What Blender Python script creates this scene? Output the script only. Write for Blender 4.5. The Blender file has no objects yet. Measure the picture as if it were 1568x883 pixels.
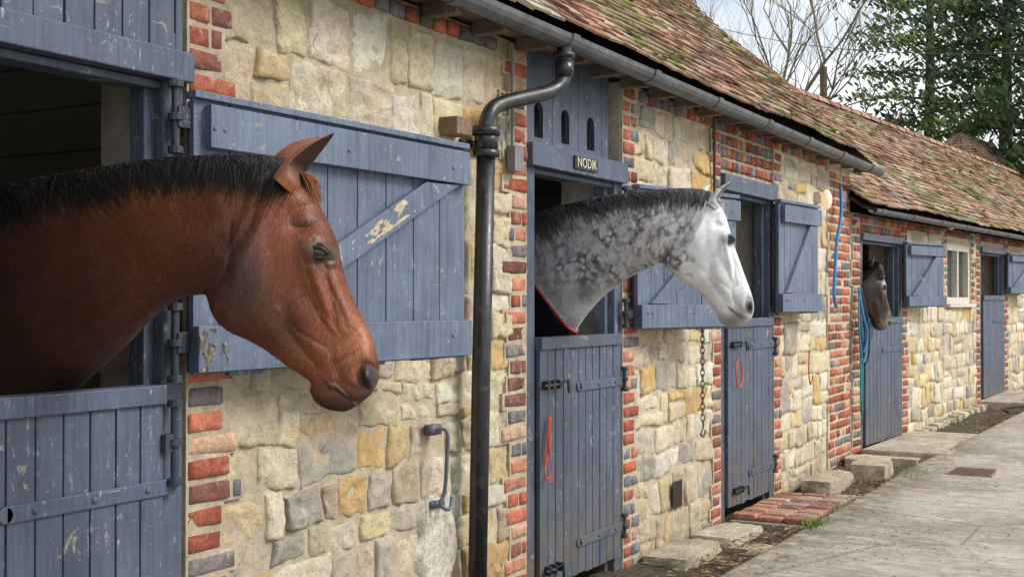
import bpy, math, random
from mathutils import Vector, Matrix, noise
random.seed(7)
R_=random.random; U_=random.uniform
sc=bpy.context.scene
# ---------------------------------------------------------------- camera
TH=math.radians(29.5)
F=Vector((math.cos(TH),math.sin(TH),0)); RT=Vector((math.sin(TH),-math.cos(TH),0)); UP=Vector((0,0,1))
CAM=Vector((0,-3.04,1.5)); FP=1884.0
def W(px,py,Z): return CAM+F*Z+RT*((px-784)/FP*Z)+UP*((460-py)/FP*Z)
cd=bpy.data.cameras.new("camera"); co=bpy.data.objects.new("camera",cd); sc.collection.objects.link(co)
cd.sensor_width=36; cd.lens=36*FP/1568; cd.clip_end=2000; cd.clip_start=0.05
p=math.atan(18.5/FP)
f2=F*math.cos(p)+UP*math.sin(p); u2=UP*math.cos(p)-F*math.sin(p)
co.matrix_world=Matrix(((RT.x,u2.x,-f2.x,CAM.x),(RT.y,u2.y,-f2.y,CAM.y),(RT.z,u2.z,-f2.z,CAM.z),(0,0,0,1)))
sc.camera=co
sc.view_settings.view_transform='Standard'; sc.view_settings.look='None'; sc.view_settings.exposure=0
# ---------------------------------------------------------------- builder
def mix(a,b,t): return tuple(a[i]*(1-t)+b[i]*t for i in range(3))
def jc(c,a=.15):
    k=1+U_(-a,a); return tuple(min(1,x*k*(1+U_(-a,a)*.25)) for x in c)
class MB:
    def __init__(s): s.v=[];s.f=[];s.c=[];s.m=[]
    def add(s,vs,fs,col=(1,1,1),M=None,mi=0):
        o=len(s.v)
        for i,q in enumerate(vs):
            q=Vector(q)
            if M is not None: q=M@q
            s.v.append(q)
        if col and isinstance(col[0],(tuple,list)): s.c.extend(col)
        else: s.c.extend([col]*len(vs))
        for f in fs: s.f.append(tuple(o+i for i in f)); s.m.append(mi)
    def box(s,x0,x1,y0,y1,z0,z1,col=(1,1,1),M=None,mi=0):
        vs=[(x,y,z) for z in (z0,z1) for y in (y0,y1) for x in (x0,x1)]
        s.add(vs,[(0,2,3,1),(4,5,7,6),(0,1,5,4),(2,6,7,3),(0,4,6,2),(1,3,7,5)],col,M,mi)
    def hexa(s,b,t,col=(1,1,1),M=None,mi=0):
        s.add(list(b)+list(t),[(3,2,1,0),(4,5,6,7),(0,1,5,4),(1,2,6,5),(2,3,7,6),(3,0,4,7)],col,M,mi)
    def tube(s,pts,rad,n=10,col=(1,1,1),M=None,mi=0,cap=True,closed=False):
        pts=[Vector(p) for p in pts]; k=len(pts)
        if not isinstance(rad,(list,tuple)): rad=[rad]*k
        t0=(pts[1]-pts[0]).normalized()
        a=Vector((0,0,1)) if abs(t0.z)<.9 else Vector((1,0,0))
        nrm=t0.cross(a).normalized(); vs=[]
        for i in range(k):
            if closed: t=(pts[(i+1)%k]-pts[i-1])
            else: t=(pts[min(i+1,k-1)]-pts[max(i-1,0)])
            if t.length<1e-9: t=t0.copy()
            t.normalize()
            nrm=(nrm-t*nrm.dot(t)); 
            if nrm.length<1e-6: nrm=t.orthogonal()
            nrm.normalize(); b=t.cross(nrm)
            for j in range(n):
                an=2*math.pi*j/n
                vs.append(pts[i]+nrm*(math.cos(an)*rad[i])+b*(math.sin(an)*rad[i]))
        fs=[]
        for i in range(k if closed else k-1):
            for j in range(n):
                i2=(i+1)%k
                fs.append((i*n+j,i*n+(j+1)%n,i2*n+(j+1)%n,i2*n+j))
        if cap and not closed:
            fs.append(tuple(range(n))[::-1]); fs.append(tuple((k-1)*n+j for j in range(n)))
        s.add(vs,fs,col,M,mi)
    def ball(s,c,r,col=(1,1,1),M=None,mi=0,nu=12,nv=8):
        c=Vector(c); rr=r if isinstance(r,(tuple,list)) else (r,r,r); vs=[];fs=[]
        for i in range(nv+1):
            ph=math.pi*i/nv
            for j in range(nu):
                th=2*math.pi*j/nu
                vs.append((c.x+rr[0]*math.sin(ph)*math.cos(th),c.y+rr[1]*math.sin(ph)*math.sin(th),c.z+rr[2]*math.cos(ph)))
        for i in range(nv):
            for j in range(nu): fs.append((i*nu+j,(i+1)*nu+j,(i+1)*nu+(j+1)%nu,i*nu+(j+1)%nu))
        s.add(vs,fs,col,M,mi)
    def obj(s,name,mats,parent=None,bevel=0,smooth=False):
        me=bpy.data.meshes.new(name); me.from_pydata([tuple(v) for v in s.v],[],s.f)
        if not isinstance(mats,(list,tuple)): mats=[mats]
        for m in mats: me.materials.append(m)
        me.polygons.foreach_set("material_index",s.m)
        at=me.color_attributes.new("Col",'FLOAT_COLOR','POINT')
        buf=[]
        for c in s.c: buf.extend((c[0],c[1],c[2],c[3] if len(c)>3 else 1.0))
        at.data.foreach_set("color",buf)
        if smooth: me.polygons.foreach_set("use_smooth",[True]*len(me.polygons))
        me.update()
        o=bpy.data.objects.new(name,me); sc.collection.objects.link(o)
        if parent: o.parent=parent
        if bevel:
            b=o.modifiers.new("bevel",'BEVEL'); b.width=bevel; b.segments=2; b.limit_method='ANGLE'; b.angle_limit=math.radians(40)
        return o
def empty(name,parent=None):
    o=bpy.data.objects.new(name,None); sc.collection.objects.link(o); o.empty_display_size=.2
    if parent: o.parent=parent
    return o
# ---------------------------------------------------------------- materials
class NT:
    def __init__(s,name):
        s.m=bpy.data.materials.new(name); s.m.use_nodes=True; s.t=s.m.node_tree; s.n=s.t.nodes
        s.b=s.n["Principled BSDF"]; s.tc=s.n.new("ShaderNodeTexCoord")
    def L(s,a,b): s.t.links.new(a,b)
    def mapping(s,sc_=(1,1,1)):
        m=s.n.new("ShaderNodeMapping"); m.inputs['Scale'].default_value=sc_; s.L(s.tc.outputs['Object'],m.inputs[0]); return m.outputs[0]
    def noise(s,scale,detail=5,rough=.6,vec=None,dist=0):
        x=s.n.new("ShaderNodeTexNoise"); x.inputs['Scale'].default_value=scale; x.inputs['Detail'].default_value=detail
        x.inputs['Roughness'].default_value=rough; x.inputs['Distortion'].default_value=dist
        s.L(vec or s.tc.outputs['Object'],x.inputs['Vector']); return x.outputs['Fac']
    def voro(s,scale,feat='F1',vec=None):
        x=s.n.new("ShaderNodeTexVoronoi"); x.inputs['Scale'].default_value=scale; x.feature=feat
        s.L(vec or s.tc.outputs['Object'],x.inputs['Vector']); return x.outputs['Distance']
    def mr(s,v,a,b,c,d,smooth=False):
        x=s.n.new("ShaderNodeMapRange"); 
        if smooth: x.interpolation_type='SMOOTHSTEP'
        s.L(v,x.inputs[0])
        for i,k in enumerate((a,b,c,d)): x.inputs[i+1].default_value=k
        return x.outputs[0]
    def sep(s):
        x=s.n.new("ShaderNodeSeparateXYZ"); s.L(s.tc.outputs['Object'],x.inputs[0]); return x.outputs
    def math(s,op,a,b):
        x=s.n.new("ShaderNodeMath"); x.operation=op
        for i,k in enumerate((a,b)):
            if isinstance(k,(int,float)): x.inputs[i].default_value=k
            else: s.L(k,x.inputs[i])
        return x.outputs[0]
    def mixc(s,fac,a,b,mode='MIX'):
        x=s.n.new("ShaderNodeMix"); x.data_type='RGBA'; x.blend_type=mode
        if isinstance(fac,(int,float)): x.inputs[0].default_value=fac
        else: s.L(fac,x.inputs[0])
        for i,k in ((6,a),(7,b)):
            if isinstance(k,tuple): x.inputs[i].default_value=(*k[:3],1)
            else: s.L(k,x.inputs[i])
        return x.outputs[2]
    def scale(s,col,fac):
        x=s.n.new("ShaderNodeVectorMath"); x.operation='SCALE'
        if isinstance(col,tuple): x.inputs[0].default_value=col[:3]
        else: s.L(col,x.inputs[0])
        if isinstance(fac,(int,float)): x.inputs['Scale'].default_value=fac
        else: s.L(fac,x.inputs['Scale'])
        return x.outputs[0]
    def attr(s):
        x=s.n.new("ShaderNodeAttribute"); x.attribute_name="Col"; return x
    def bump(s,h,strength=.5,dist=.01,prev=None):
        x=s.n.new("ShaderNodeBump"); x.inputs['Strength'].default_value=strength; x.inputs['Distance'].default_value=dist
        s.L(h,x.inputs['Height'])
        if prev: s.L(prev,x.inputs['Normal'])
        return x.outputs[0]
    def out(s,col=None,rough=.7,bump=None,metal=0,spec=.5):
        if col is not None:
            if isinstance(col,tuple): s.b.inputs['Base Color'].default_value=(*col[:3],1)
            else: s.L(col,s.b.inputs['Base Color'])
        if isinstance(rough,(int,float)): s.b.inputs['Roughness'].default_value=rough
        else: s.L(rough,s.b.inputs['Roughness'])
        s.b.inputs['Metallic'].default_value=metal
        s.b.inputs['Specular IOR Level'].default_value=spec
        if bump: s.L(bump,s.b.inputs['Normal'])
        return s.m
def m_attr(name,rough=.85,n1=6,a1=.3,n2=60,a2=.25,bs=.5,bd=.006,bscale=90,spec=.3,dirt=0):
    t=NT(name); c=t.attr().outputs['Color']
    c=t.scale(c,t.mr(t.noise(n1),.3,.7,1-a1,1+a1)); c=t.scale(c,t.mr(t.noise(n2,6,.7),.3,.7,1-a2,1+a2))
    if dirt: c=t.mixc(t.mr(t.noise(11,8,.75,dist=.8),.52,.70,0,dirt,True),c,(.46,.40,.32))
    return t.out(c,rough,t.bump(t.noise(bscale,6,.7),bs,bd),0,spec)
def m_stone():
    t=NT("sandstone"); c=t.attr().outputs['Color']
    c=t.scale(c,t.mr(t.noise(9,6,.65),.3,.7,.90,1.10))
    c=t.scale(c,t.mr(t.noise(55,7,.8),.3,.7,.74,1.2))
    yel=t.mr(t.noise(3.2,5,.65,dist=.8),.55,.66,0,.55,True)
    c=t.mixc(yel,c,t.mixc(1.0,c,(1.0,.80,.50),'MULTIPLY'))
    gr=t.mr(t.noise(4.5,9,.8,dist=1.4),.55,.67,0,.62,True)
    c=t.mixc(gr,c,t.mixc(1.0,c,(.52,.47,.41),'MULTIPLY'))
    wh=t.mr(t.noise(8,8,.8,dist=.5),.54,.68,0,.6,True); c=t.mixc(wh,c,(.82,.77,.66))
    z=t.sep()[2]; dm=t.math('MULTIPLY',t.mr(z,.0,.5,.65,0,True),t.mr(t.noise(4,6,.7),.35,.6,0,1)); c=t.mixc(dm,c,(.25,.20,.13))
    pit=t.mr(t.voro(60),.0,.26,0,1,True)
    pm=t.mr(t.noise(7,3),.42,.58,1,0,True)
    pit=t.math('MAXIMUM',pit,pm)
    c=t.mixc(pit,t.mixc(1.0,c,(.50,.40,.28),'MULTIPLY'),c)
    crk=t.mr(t.voro(5.5,'DISTANCE_TO_EDGE'),0,.012,1,0,True); cm=t.mr(t.noise(3,4),.52,.6,0,.7,True)
    c=t.mixc(t.math('MULTIPLY',crk,cm),c,(.22,.17,.11))
    b=t.bump(t.noise(18,9,.8),1.0,.030); b=t.bump(pit,.7,.007,b); b=t.bump(t.noise(120,5,.75),.5,.003,b)
    return t.out(c,.95,b,0,.15)
def m_paint(name,col,worn=.5,rough=.45):
    t=NT(name)
    g=t.noise(1,5,.6,t.mapping((60,60,3)))
    c=t.scale(col,t.mr(t.noise(3,5,.65),.3,.7,.72,1.24)); c=t.scale(c,t.mr(g,.3,.7,.78,1.18))
    stk=t.mr(t.noise(1,5,.65,t.mapping((18,18,1.1))),.54,.68,0,.45,True); c=t.mixc(stk,c,(.045,.05,.06))
    sp=t.mr(t.noise(1,7,.8,t.mapping((42,42,13))),.585,.655,0,1,True)
    reg=t.mr(t.noise(2.6,4,.6),.40,.58,0,1,True)
    sp=t.math('MULTIPLY',t.math('MULTIPLY',sp,reg),worn)
    c=t.mixc(sp,c,(.40,.42,.45))
    sc1=t.mr(t.noise(1,3,.5,t.mapping((7,7,150)),.4),.69,.72,0,.5,True); c=t.mixc(t.math('MULTIPLY',sc1,reg),c,(.32,.34,.37))
    chip=t.mr(t.noise(10,8,.8,dist=.8),.60,.63,0,1,True); chip=t.math('MULTIPLY',chip,worn)
    c=t.mixc(chip,c,(.30,.26,.21))
    z=t.sep()[2]; dm=t.math('MULTIPLY',t.mr(z,.05,.8,.9,0,True),t.mr(t.noise(7,7,.7),.38,.60,0,1)); c=t.mixc(dm,c,(.12,.105,.085))
    b=t.bump(g,.6,.006); b=t.bump(t.noise(70,5,.7),.35,.004,b); b=t.bump(chip,-.5,.003,b)
    return t.out(c,t.mr(t.noise(12,5),.3,.7,rough-.12,rough+.24),b,0,.42)
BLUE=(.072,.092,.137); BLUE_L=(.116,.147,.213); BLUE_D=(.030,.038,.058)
MAT={}
MAT['stone']=m_stone()
MAT['brick']=m_attr("brick",.95,14,.35,90,.35,1,.009,50,.12,.6)
MAT['tile']=m_attr("clay_tile",.95,5,.3,40,.4,.8,.010,60,.12)
MAT['blue']=m_paint("blue_paint",BLUE,.85)
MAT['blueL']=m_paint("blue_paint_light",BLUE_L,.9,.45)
MAT['blueD']=m_paint("dark_blue_paint_and_hole_shade",BLUE_D,.3)
MAT['paint_attr']=m_attr("iron_painted",.4,10,.2,80,.15,.5,.003,60,.5)
def m_mortar():
    t=NT("mortar"); c=t.scale((.66,.56,.41),t.mr(t.noise(9,8,.75),.3,.7,.58,1.2))
    c=t.scale(c,t.mr(t.noise(90,5,.75),.3,.7,.80,1.15))
    return t.out(c,.96,t.bump(t.noise(35,9,.85),1,.016),0,.1)
MAT['mortar']=m_mortar()
def m_iron():
    t=NT("black_iron"); c=t.mixc(t.mr(t.noise(14,7,.75),.5,.7,0,.7,True),(.014,.015,.018),(.085,.07,.06))
    return t.out(c,t.mr(t.noise(20,5),.3,.7,.2,.5),t.bump(t.noise(70,6,.7),.4,.003),0,.6)
MAT['iron']=m_iron()
def m_gut():
    t=NT("gutter_paint"); c=t.scale((.085,.088,.095),t.mr(t.noise(9,7,.75),.3,.7,.5,1.7))
    return t.out(c,.45,t.bump(t.noise(60,6),.5,.003),0,.5)
MAT['gutter']=m_gut()
def m_block():
    t=NT("interior_blockwork")
    br=t.n.new("ShaderNodeTexBrick"); br.inputs['Scale'].default_value=1; br.inputs['Brick Width'].default_value=.45; br.inputs['Row Height'].default_value=.225
    br.inputs['Mortar Size'].default_value=.008; br.inputs['Color1'].default_value=(.44,.42,.38,1); br.inputs['Color2'].default_value=(.50,.47,.43,1); br.inputs['Mortar'].default_value=(.25,.24,.22,1)
    mp=t.n.new("ShaderNodeMapping"); mp.inputs['Rotation'].default_value=(math.radians(90),0,0); t.L(t.tc.outputs['Object'],mp.inputs[0]); t.L(mp.outputs[0],br.inputs['Vector'])
    return t.out(br.outputs['Color'],.95,t.bump(t.noise(50,6),.5,.01))
MAT['block']=m_block()
t=NT("lime_plaster"); MAT['plaster']=t.out(t.scale((.52,.48,.42),t.mr(t.noise(8,8,.7),.3,.7,.55,1.2)),.95,t.bump(t.noise(30,6),.6,.01))
def m_conc():
    t=NT("concrete_path")
    c=t.mixc(t.mr(t.noise(.9,9,.75),.38,.62,0,1,True),(.36,.315,.265),(.54,.485,.415))
    c=t.scale(c,t.mr(t.noise(14,9,.85),.35,.65,.72,1.2))
    br=t.noise(1,5,.7,t.mapping((30,2.4,1)),.5)
    c=t.scale(c,t.mr(br,.38,.62,.74,1.12))
    st=t.mr(t.noise(90,4,.75),.60,.68,0,.75,True); c=t.mixc(st,c,(.14,.11,.08))
    big=t.mr(t.noise(2.2,7,.75,dist=.6),.54,.66,0,.5,True); c=t.mixc(big,c,(.20,.17,.13))
    y=t.sep()[1]; ed=t.math('MULTIPLY',t.mr(y,-1.25,-.72,0,.8,True),t.mr(t.noise(6,7,.75),.36,.58,0,1)); c=t.mixc(ed,c,(.13,.105,.065))
    cr=t.mr(t.voro(.5,'DISTANCE_TO_EDGE',t.mapping((1,.6,1))),0,.006,1,0,True); c=t.mixc(t.math('MULTIPLY',cr,.4),c,(.09,.075,.06))
    b=t.bump(br,.8,.016); b=t.bump(t.noise(40,9,.85),.7,.009,b)
    return t.out(c,.88,b,0,.25)
MAT['conc']=m_conc()
t=NT("wet_soil"); MAT['soil']=t.out(t.mixc(t.mr(t.noise(30,8,.8),.4,.62,0,1),(.03,.024,.018),(.17,.125,.08)),.9,t.bump(t.noise(40,8,.8),1,.03))
t=NT("meadow_grass"); MAT['grass']=t.out(t.mixc(t.mr(t.noise(1.5,8,.8),.35,.65,0,1),(.035,.06,.015),(.08,.11,.03)),.95,t.bump(t.noise(40,6),.8,.03))
MAT['slab']=m_attr("old_stone_slab",.92,6,.3,40,.4,1,.012,35,.2)
MAT['leaf']=m_attr("foliage",.7,.6,.35,8,.2,.1,.002,20,.3)
MAT['bark']=m_attr("bark",.95,4,.3,30,.3,.8,.02,20,.1)
MAT['litter']=m_attr("fallen_leaves",.85,6,.2,30,.2,.1,.002,20,.2)
MAT['plain']=m_attr("coloured_part",.5,10,.12,60,.1,.2,.002,60,.4)
MAT['wood']=m_attr("weathered_wood",.85,8,.3,50,.3,.7,.006,40,.2)
def m_coat(name,spec=.5,rough=.36,dap=False):
    t=NT(name); a=t.attr(); c=a.outputs['Color']
    c=t.scale(c,t.mr(t.noise(6,6,.65,dist=.4),.3,.7,.70,1.30)); 
    fur=t.noise(1,4,.7,t.mapping((140,140,300)),.6)
    c=t.scale(c,t.mr(fur,.3,.7,.82,1.18))
    if dap:
        dn=t.n.new("ShaderNodeTexNoise"); dn.inputs['Scale'].default_value=14; t.L(t.tc.outputs['Object'],dn.inputs['Vector'])
        vm=t.n.new("ShaderNodeMix"); vm.data_type='VECTOR'; vm.inputs[0].default_value=.06; t.L(t.tc.outputs['Object'],vm.inputs[4]); t.L(dn.outputs['Color'],vm.inputs[5])
        v=t.mr(t.voro(27,'F1',vm.outputs[1]),.18,.62,0,1,True)
        big=t.mr(t.noise(9,6,.7),.40,.60,.0,1,True)
        fac=t.math('MULTIPLY',t.math('MULTIPLY',v,big),a.outputs['Alpha'])
        c=t.mixc(t.math('MULTIPLY',fac,.95),c,(.085,.09,.115))
    b=t.bump(t.noise(8,5,.55),.35,.016); b=t.bump(fur,.35,.004,b)
    m=t.out(c,t.mr(t.noise(8,4),.3,.7,rough-.08,rough+.2),b,0,spec)
    t.b.inputs['Sheen Weight'].default_value=.10; t.b.inputs['Sheen Roughness'].default_value=.4
    return m
MAT['coat']=m_coat("horse_coat"); MAT['coatg']=m_coat("horse_coat_dapple",.25,.6,True)
t=NT("mane_hair"); MAT['hair']=t.out(t.attr().outputs['Color'],.5,None,0,.35)
t=NT("short_coat_hair"); MAT['fur']=t.out(t.attr().outputs['Color'],.45,None,0,.45)
t=NT("eye_gloss"); MAT['eye']=t.out((.012,.007,.004),.04,None,0,.8)
t=NT("window_glass"); MAT['glass']=t.out((.05,.055,.06),.08,None,0,.7)
t=NT("cream_paint"); MAT['cream']=t.out(t.scale((.62,.58,.48),t.mr(t.noise(20,6),.3,.7,.7,1.1)),.6)
# ---------------------------------------------------------------- masonry
STONE=[(.76,.66,.46),(.79,.70,.52),(.69,.58,.39),(.81,.73,.56),(.71,.50,.23),(.60,.50,.36),(.76,.65,.43),(.66,.59,.46),(.79,.71,.52),(.74,.57,.31),(.83,.77,.63),(.78,.68,.49),(.48,.43,.37),(.75,.61,.37),(.58,.53,.44)]
BRICK=[(.36,.10,.06),(.40,.13,.08),(.28,.08,.055),(.46,.20,.125),(.17,.15,.155),(.38,.12,.07),(.24,.09,.07),(.45,.28,.20),(.33,.10,.06),(.20,.085,.07)]
def axis(a,b,res):
    L=b-a; e1=min(.0035,L*.08); e2=min(.009,L*.16); n=max(1,int(round((L-2*e2)/res)))
    return [(a,0),(a+e1,.72)]+[(a+e2+(L-2*e2)*i/n,1) for i in range(n+1)]+[(b-e1,.72),(b,0)]
def pillow(mb,x0,x1,z0,z1,prot,res,col,M,er=.01,rough=.01,warp=.0,seed=0,rubble=False):
    AX=axis(x0,x1,res); AZ=axis(z0,z1,res); vs=[];cs=[]
    cj=[(U_(-1,1)*warp,U_(-1,1)*warp) for _ in range(4)]
    tx=U_(-1,1)*.06; tz=U_(-1,1)*.06
    xc=(x0+x1)/2; zc=(z0+z1)/2
    for (z,kz) in AZ:
        b=(z-z0)/(z1-z0)
        for (x,kx) in AX:
            a=(x-x0)/(x1-x0)
            d=min(x-x0,x1-x,z-z0,z1-z)
            k=kx*kz
            n1=noise.noise(Vector((x*6+seed,z*6,seed*.37))); n2=noise.noise(Vector((x*24,z*24+seed,seed)))
            h=prot+n1*rough+n2*rough*.5+((x-xc)*tx+(z-zc)*tz)
            if rubble:
                n3=noise.noise(Vector((x*13+seed,z*13,seed*.7))); h+=rough*.9*(.5-abs(n3)*2.4)
                h-=er*math.exp(-d/.016)*(1+n2*1.5)
            y=.012-(h+.012)*k
            ox=sum(c[0]*w for c,w in zip(cj,((1-a)*(1-b),a*(1-b),(1-a)*b,a*b)))
            oz=sum(c[1]*w for c,w in zip(cj,((1-a)*(1-b),a*(1-b),(1-a)*b,a*b)))
            if rubble:
                e=math.exp(-d/.03)
                ox+=noise.noise(Vector((x*16,z*16,3+seed)))*.016*e+noise.noise(Vector((x*2.3,z*2.3,31)))*.034
                oz+=noise.noise(Vector((x*16,z*16,9+seed)))*.016*e+noise.noise(Vector((x*2.3,z*2.3,57)))*.044
            vs.append((x+ox,y,z+oz)); g=1+n2*.16; g*=.86+.14*k
            cs.append((col[0]*g,col[1]*g,col[2]*g))
    w=len(AX)
    fs=[(j*w+i,j*w+i+1,(j+1)*w+i+1,(j+1)*w+i) for j in range(len(AZ)-1) for i in range(w-1)]
    mb.add(vs,fs,cs,M)
def stones(mb,x0,x1,z0,z1,M=None,res=.02,hmin=.12,hmax=.28,wmin=.12,wmax=.42):
    z=z0
    while z<z1-.02:
        h=U_(hmin,hmax)
        if z1-(z+h)<.10: h=z1-z
        x=x0
        while x<x1-.01:
            w=U_(wmin,wmax)*(.72+h)
            if x1-(x+w)<.12: w=x1-x
            def one(a,b,c,d):
                g=U_(.002,.007)
                col=jc(random.choice(STONE),.12)
                r=res if M is not None else (.0135 if (a+b)/2<5.6 else res)
                pillow(mb,a+g,b-g,c+g,d-g,U_(.003,.021),r,col,M,U_(.002,.009),.011,.012,R_()*50,True)
            if h>.18 and R_()<.26:
                k=U_(.3,.7); one(x,x+w,z,z+h*k); one(x,x+w,z+h*k,z+h)
            elif w>.28 and R_()<.28:
                k=U_(.3,.7); one(x,x+w*k,z,z+h*U_(.90,1)); one(x+w*k,x+w,z,z+h)
            else: one(x,x+w,z,z+h)
            x+=w
        z+=h
def bricks_row(mb,x0,x1,z,h,M=None,res=.03,prot=.024,header=False):
    x=x0
    while x<x1-.03:
        w=.112 if (header or R_()<.3) else .222
        if x+w>x1-.05: w=x1-x
        c=jc(random.choice(BRICK),.18)
        if w<.13 and R_()<.35: c=jc((.17,.17,.185),.2)
        g=U_(.0035,.0065)
        pillow(mb,x+g,x+w-g,z+g,z+h-g,prot+U_(-.004,.003),res,c,M,.003,.005,.004,R_()*50)
        x+=w
MORT=MB()
def quoin(mb,x,side,z0,z1,M=None,res=.025,a=.18,b=.28):
    z=z0; k=0; h=.083
    while z<z1-.03:
        hh=min(h,z1-z); w=(a,b,a+.03,b-.03,a)[k%5] if R_()<.8 else U_(a,b)
        if side>0: bricks_row(mb,x,x+w,z,hh,M,res); MORT.box(x,x+w+.006,-.017,.01,z,z+hh+.0001,M=M)
        else: bricks_row(mb,x-w,x,z,hh,M,res); MORT.box(x-w-.006,x,-.017,.01,z,z+hh+.0001,M=M)
        z+=h; k+=1
# ---------------------------------------------------------------- building 1
bld=empty("stable_building")
core=MB()
HT=2.80
for a,b,z0,z1 in ((-1.5,1.75,-.3,HT),(3.09,5.50,-.3,HT),(6.67,8.37,-.3,HT),(9.59,12.0,-.3,HT),(8.37,9.59,2.42,HT)):
    core.box(a,b,0,.38,z0,z1)
core.obj("wall_core",MAT['mortar'],bld)
pl=MB()
for a,b in ((3.085,3.3),(6.665,6.85),(9.585,9.75)): pl.box(a,b,.16,.385,-.1,2.79)
pl.obj("door_reveals",MAT['plaster'],bld)
inn=MB()
inn.box(-1.5,12,3.6,3.75,-.3,3); 
for x in (4.3,7.65,10.6): inn.box(x,x+.12,.39,3.59,-.3,2.9)
inn.box(-1.5,12,.39,3.59,-.3,-.05)
inn.box(-1.5,-1.4,0.39,3.59,-.3,3)
inn.obj("interior_walls",MAT['block'],bld)
sw=MB()
stones(sw,3.24,5.36,-.12,2.70); stones(sw,6.82,8.22,-.12,2.70,None,.022); stones(sw,9.74,11.2,-.12,2.70,None,.026); stones(sw,.2,1.6,-.1,2.62,None,.05)
sw.obj("stone_wall",MAT['stone'],bld,smooth=True)
bq=MB()
quoin(bq,3.095,1,-.12,2.79,None,.02); quoin(bq,5.495,-1,-.12,2.79,None,.02,.17,.27); quoin(bq,6.675,1,-.12,2.79,None,.025,.17,.24)
quoin(bq,8.365,-1,-.12,2.79,None,.03,.15,.22); quoin(bq,9.595,1,-.12,2.79,None,.03,.15,.22)
z=-.12; MORT.box(11.2,11.995,-.017,.01,-.12,2.78)
while z<2.70: bricks_row(bq,11.2+(0,.06)[int(z*100)%2],11.99,z,.083,None,.035); z+=.083
for (a,b) in ((3.4,5.2),(6.95,8.15),(8.37,9.59),(9.85,11.15)):
    bricks_row(bq,a,b,2.713,.08,None,.03,.022,True)
for z in (2.44,2.53,2.62): bricks_row(bq,8.37,9.59,z,.08,None,.03,.022,True)
bq.obj("brick_quoins",MAT['brick'],bld,smooth=True)
MORT.obj("quoin_mortar",MAT['mortar'],bld); MORT=MB()
# ---------------------------------------------------------------- doors
def lower_door(M,x0,x1,z0,z1,n,cap=True,strapz=(.33,),parent=bld,name="lower_door",strapside=1):
    a=MB(); w=(x1-x0)/n
    for i in range(n):
        a.box(x0+i*w+.003,x0+(i+1)*w-.003,-.036+U_(-.0015,.0015),-.012,z0+U_(0,.012),z1-.01,M=M)
    a.box(x0+.01,x1-.01,-.012,.02,z0+.01,z1-.02,M=M,mi=1)
    if cap:
        a.box(x0-.0,x1+.0,-.052,.03,z1-.055,z1+.008,M=M)
    for sz in strapz:
        L=min(.62,(x1-x0)*.55)
        zc=z1-sz
        if strapside>0: a.box(x1-L,x1+.06,-.046,-.0365,zc-.026,zc+.026,M=M); a.tube([M@Vector((x1-L,-.046,zc)),M@Vector((x1-L,-.0365,zc))],.026,14)
        for k in (.08,.3,.52): a.ball((x1-k,-.047,zc),(.011,.007,.011),M=M)
    return a.obj(name,[MAT['blue'],MAT['blueD']],parent,.004)
def frame(M,x0,x1,z0,zo,zt,parent=bld,wd=.09,lw=.10,name="door_frame"):
    a=MB()
    a.box(x0,x0+wd,-.01,.11,z0,zt,M=M); a.box(x1-wd,x1,-.01,.11,z0,zt,M=M)
    a.box(x0+wd+.001,x0+wd+.045,.03,.10,z0,zo,M=M); a.box(x1-wd-.045,x1-wd-.001,.03,.10,z0,zo,M=M)
    a.box(x0-.01,x1+.01,-.055,.12,zo,zo+lw,M=M)
    a.box(x0+wd,x1-wd,.0,.1,zo-.03,zo-.002,M=M)
    return a.obj(name,MAT['blue'],parent,.005)
I=Matrix.Identity(4)
frame(I,1.76,3.085,-.1,2.235,2.40); 
lower_door(I,1.85,2.975,.0,1.215,11)
frame(I,5.505,6.665,-.1,2.19,2.3,lw=.12); lower_door(I,5.60,6.59,.0,1.30,11,strapz=(.27,1.12),strapside=1)
frame(I,8.375,9.585,-.08,2.29,2.42,lw=.12); lower_door(I,8.46,9.50,.0,1.36,11,strapz=(.2,1.15))
up=MB()
x=1.78; 
while x<3.07:
    up.box(x+.003,min(x+.115,3.08)-.003,-.012+U_(-.002,.002),.02,2.34,2.86); x+=.115
up.box(1.77,3.085,.02,.06,2.33,2.85,mi=1)
up.obj("upper_boarding",[MAT['blue'],MAT['blueD']],bld,.004)
vp=MB(); y0=.04; slots=[5.73,6.04,6.36]; r=.050; zs0,zs1=2.36,2.50
def panel(xa,xb,za,zb): vp.box(xa,xb,y0,y0+.028,za,zb)
edges=[5.595]
for c in slots: edges+=[c-r,c+r]
edges.append(6.60)
for i in range(0,len(edges),2):
    xa,xb=edges[i],edges[i+1]; n=max(1,round((xb-xa)/.12))
    for k in range(n): panel(xa+(xb-xa)*k/n+(.0025 if k else 0),xa+(xb-xa)*(k+1)/n-(.0025 if k<n-1 else 0),2.305,2.84)
for c in slots:
    panel(c-r,c+r,2.305,zs0)
    n=12
    for k in range(n):
        xa=c-r+2*r*k/n; xb=xa+2*r/n; xm=(xa+xb)/2-c
        panel(xa,xb,zs1+math.sqrt(max(0,r*r-xm*xm)),2.84)
vp.box(5.595,6.60,.20,.22,2.3,2.84,(.02,.02,.02),mi=1)  # dark sheet behind the slots, its colour stands in for the shade inside
vp.box(5.595,6.60,.07,.20,2.29,2.31,mi=1)
vp.obj("vent_panel",[MAT['blue'],MAT['blueD']],bld)
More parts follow.
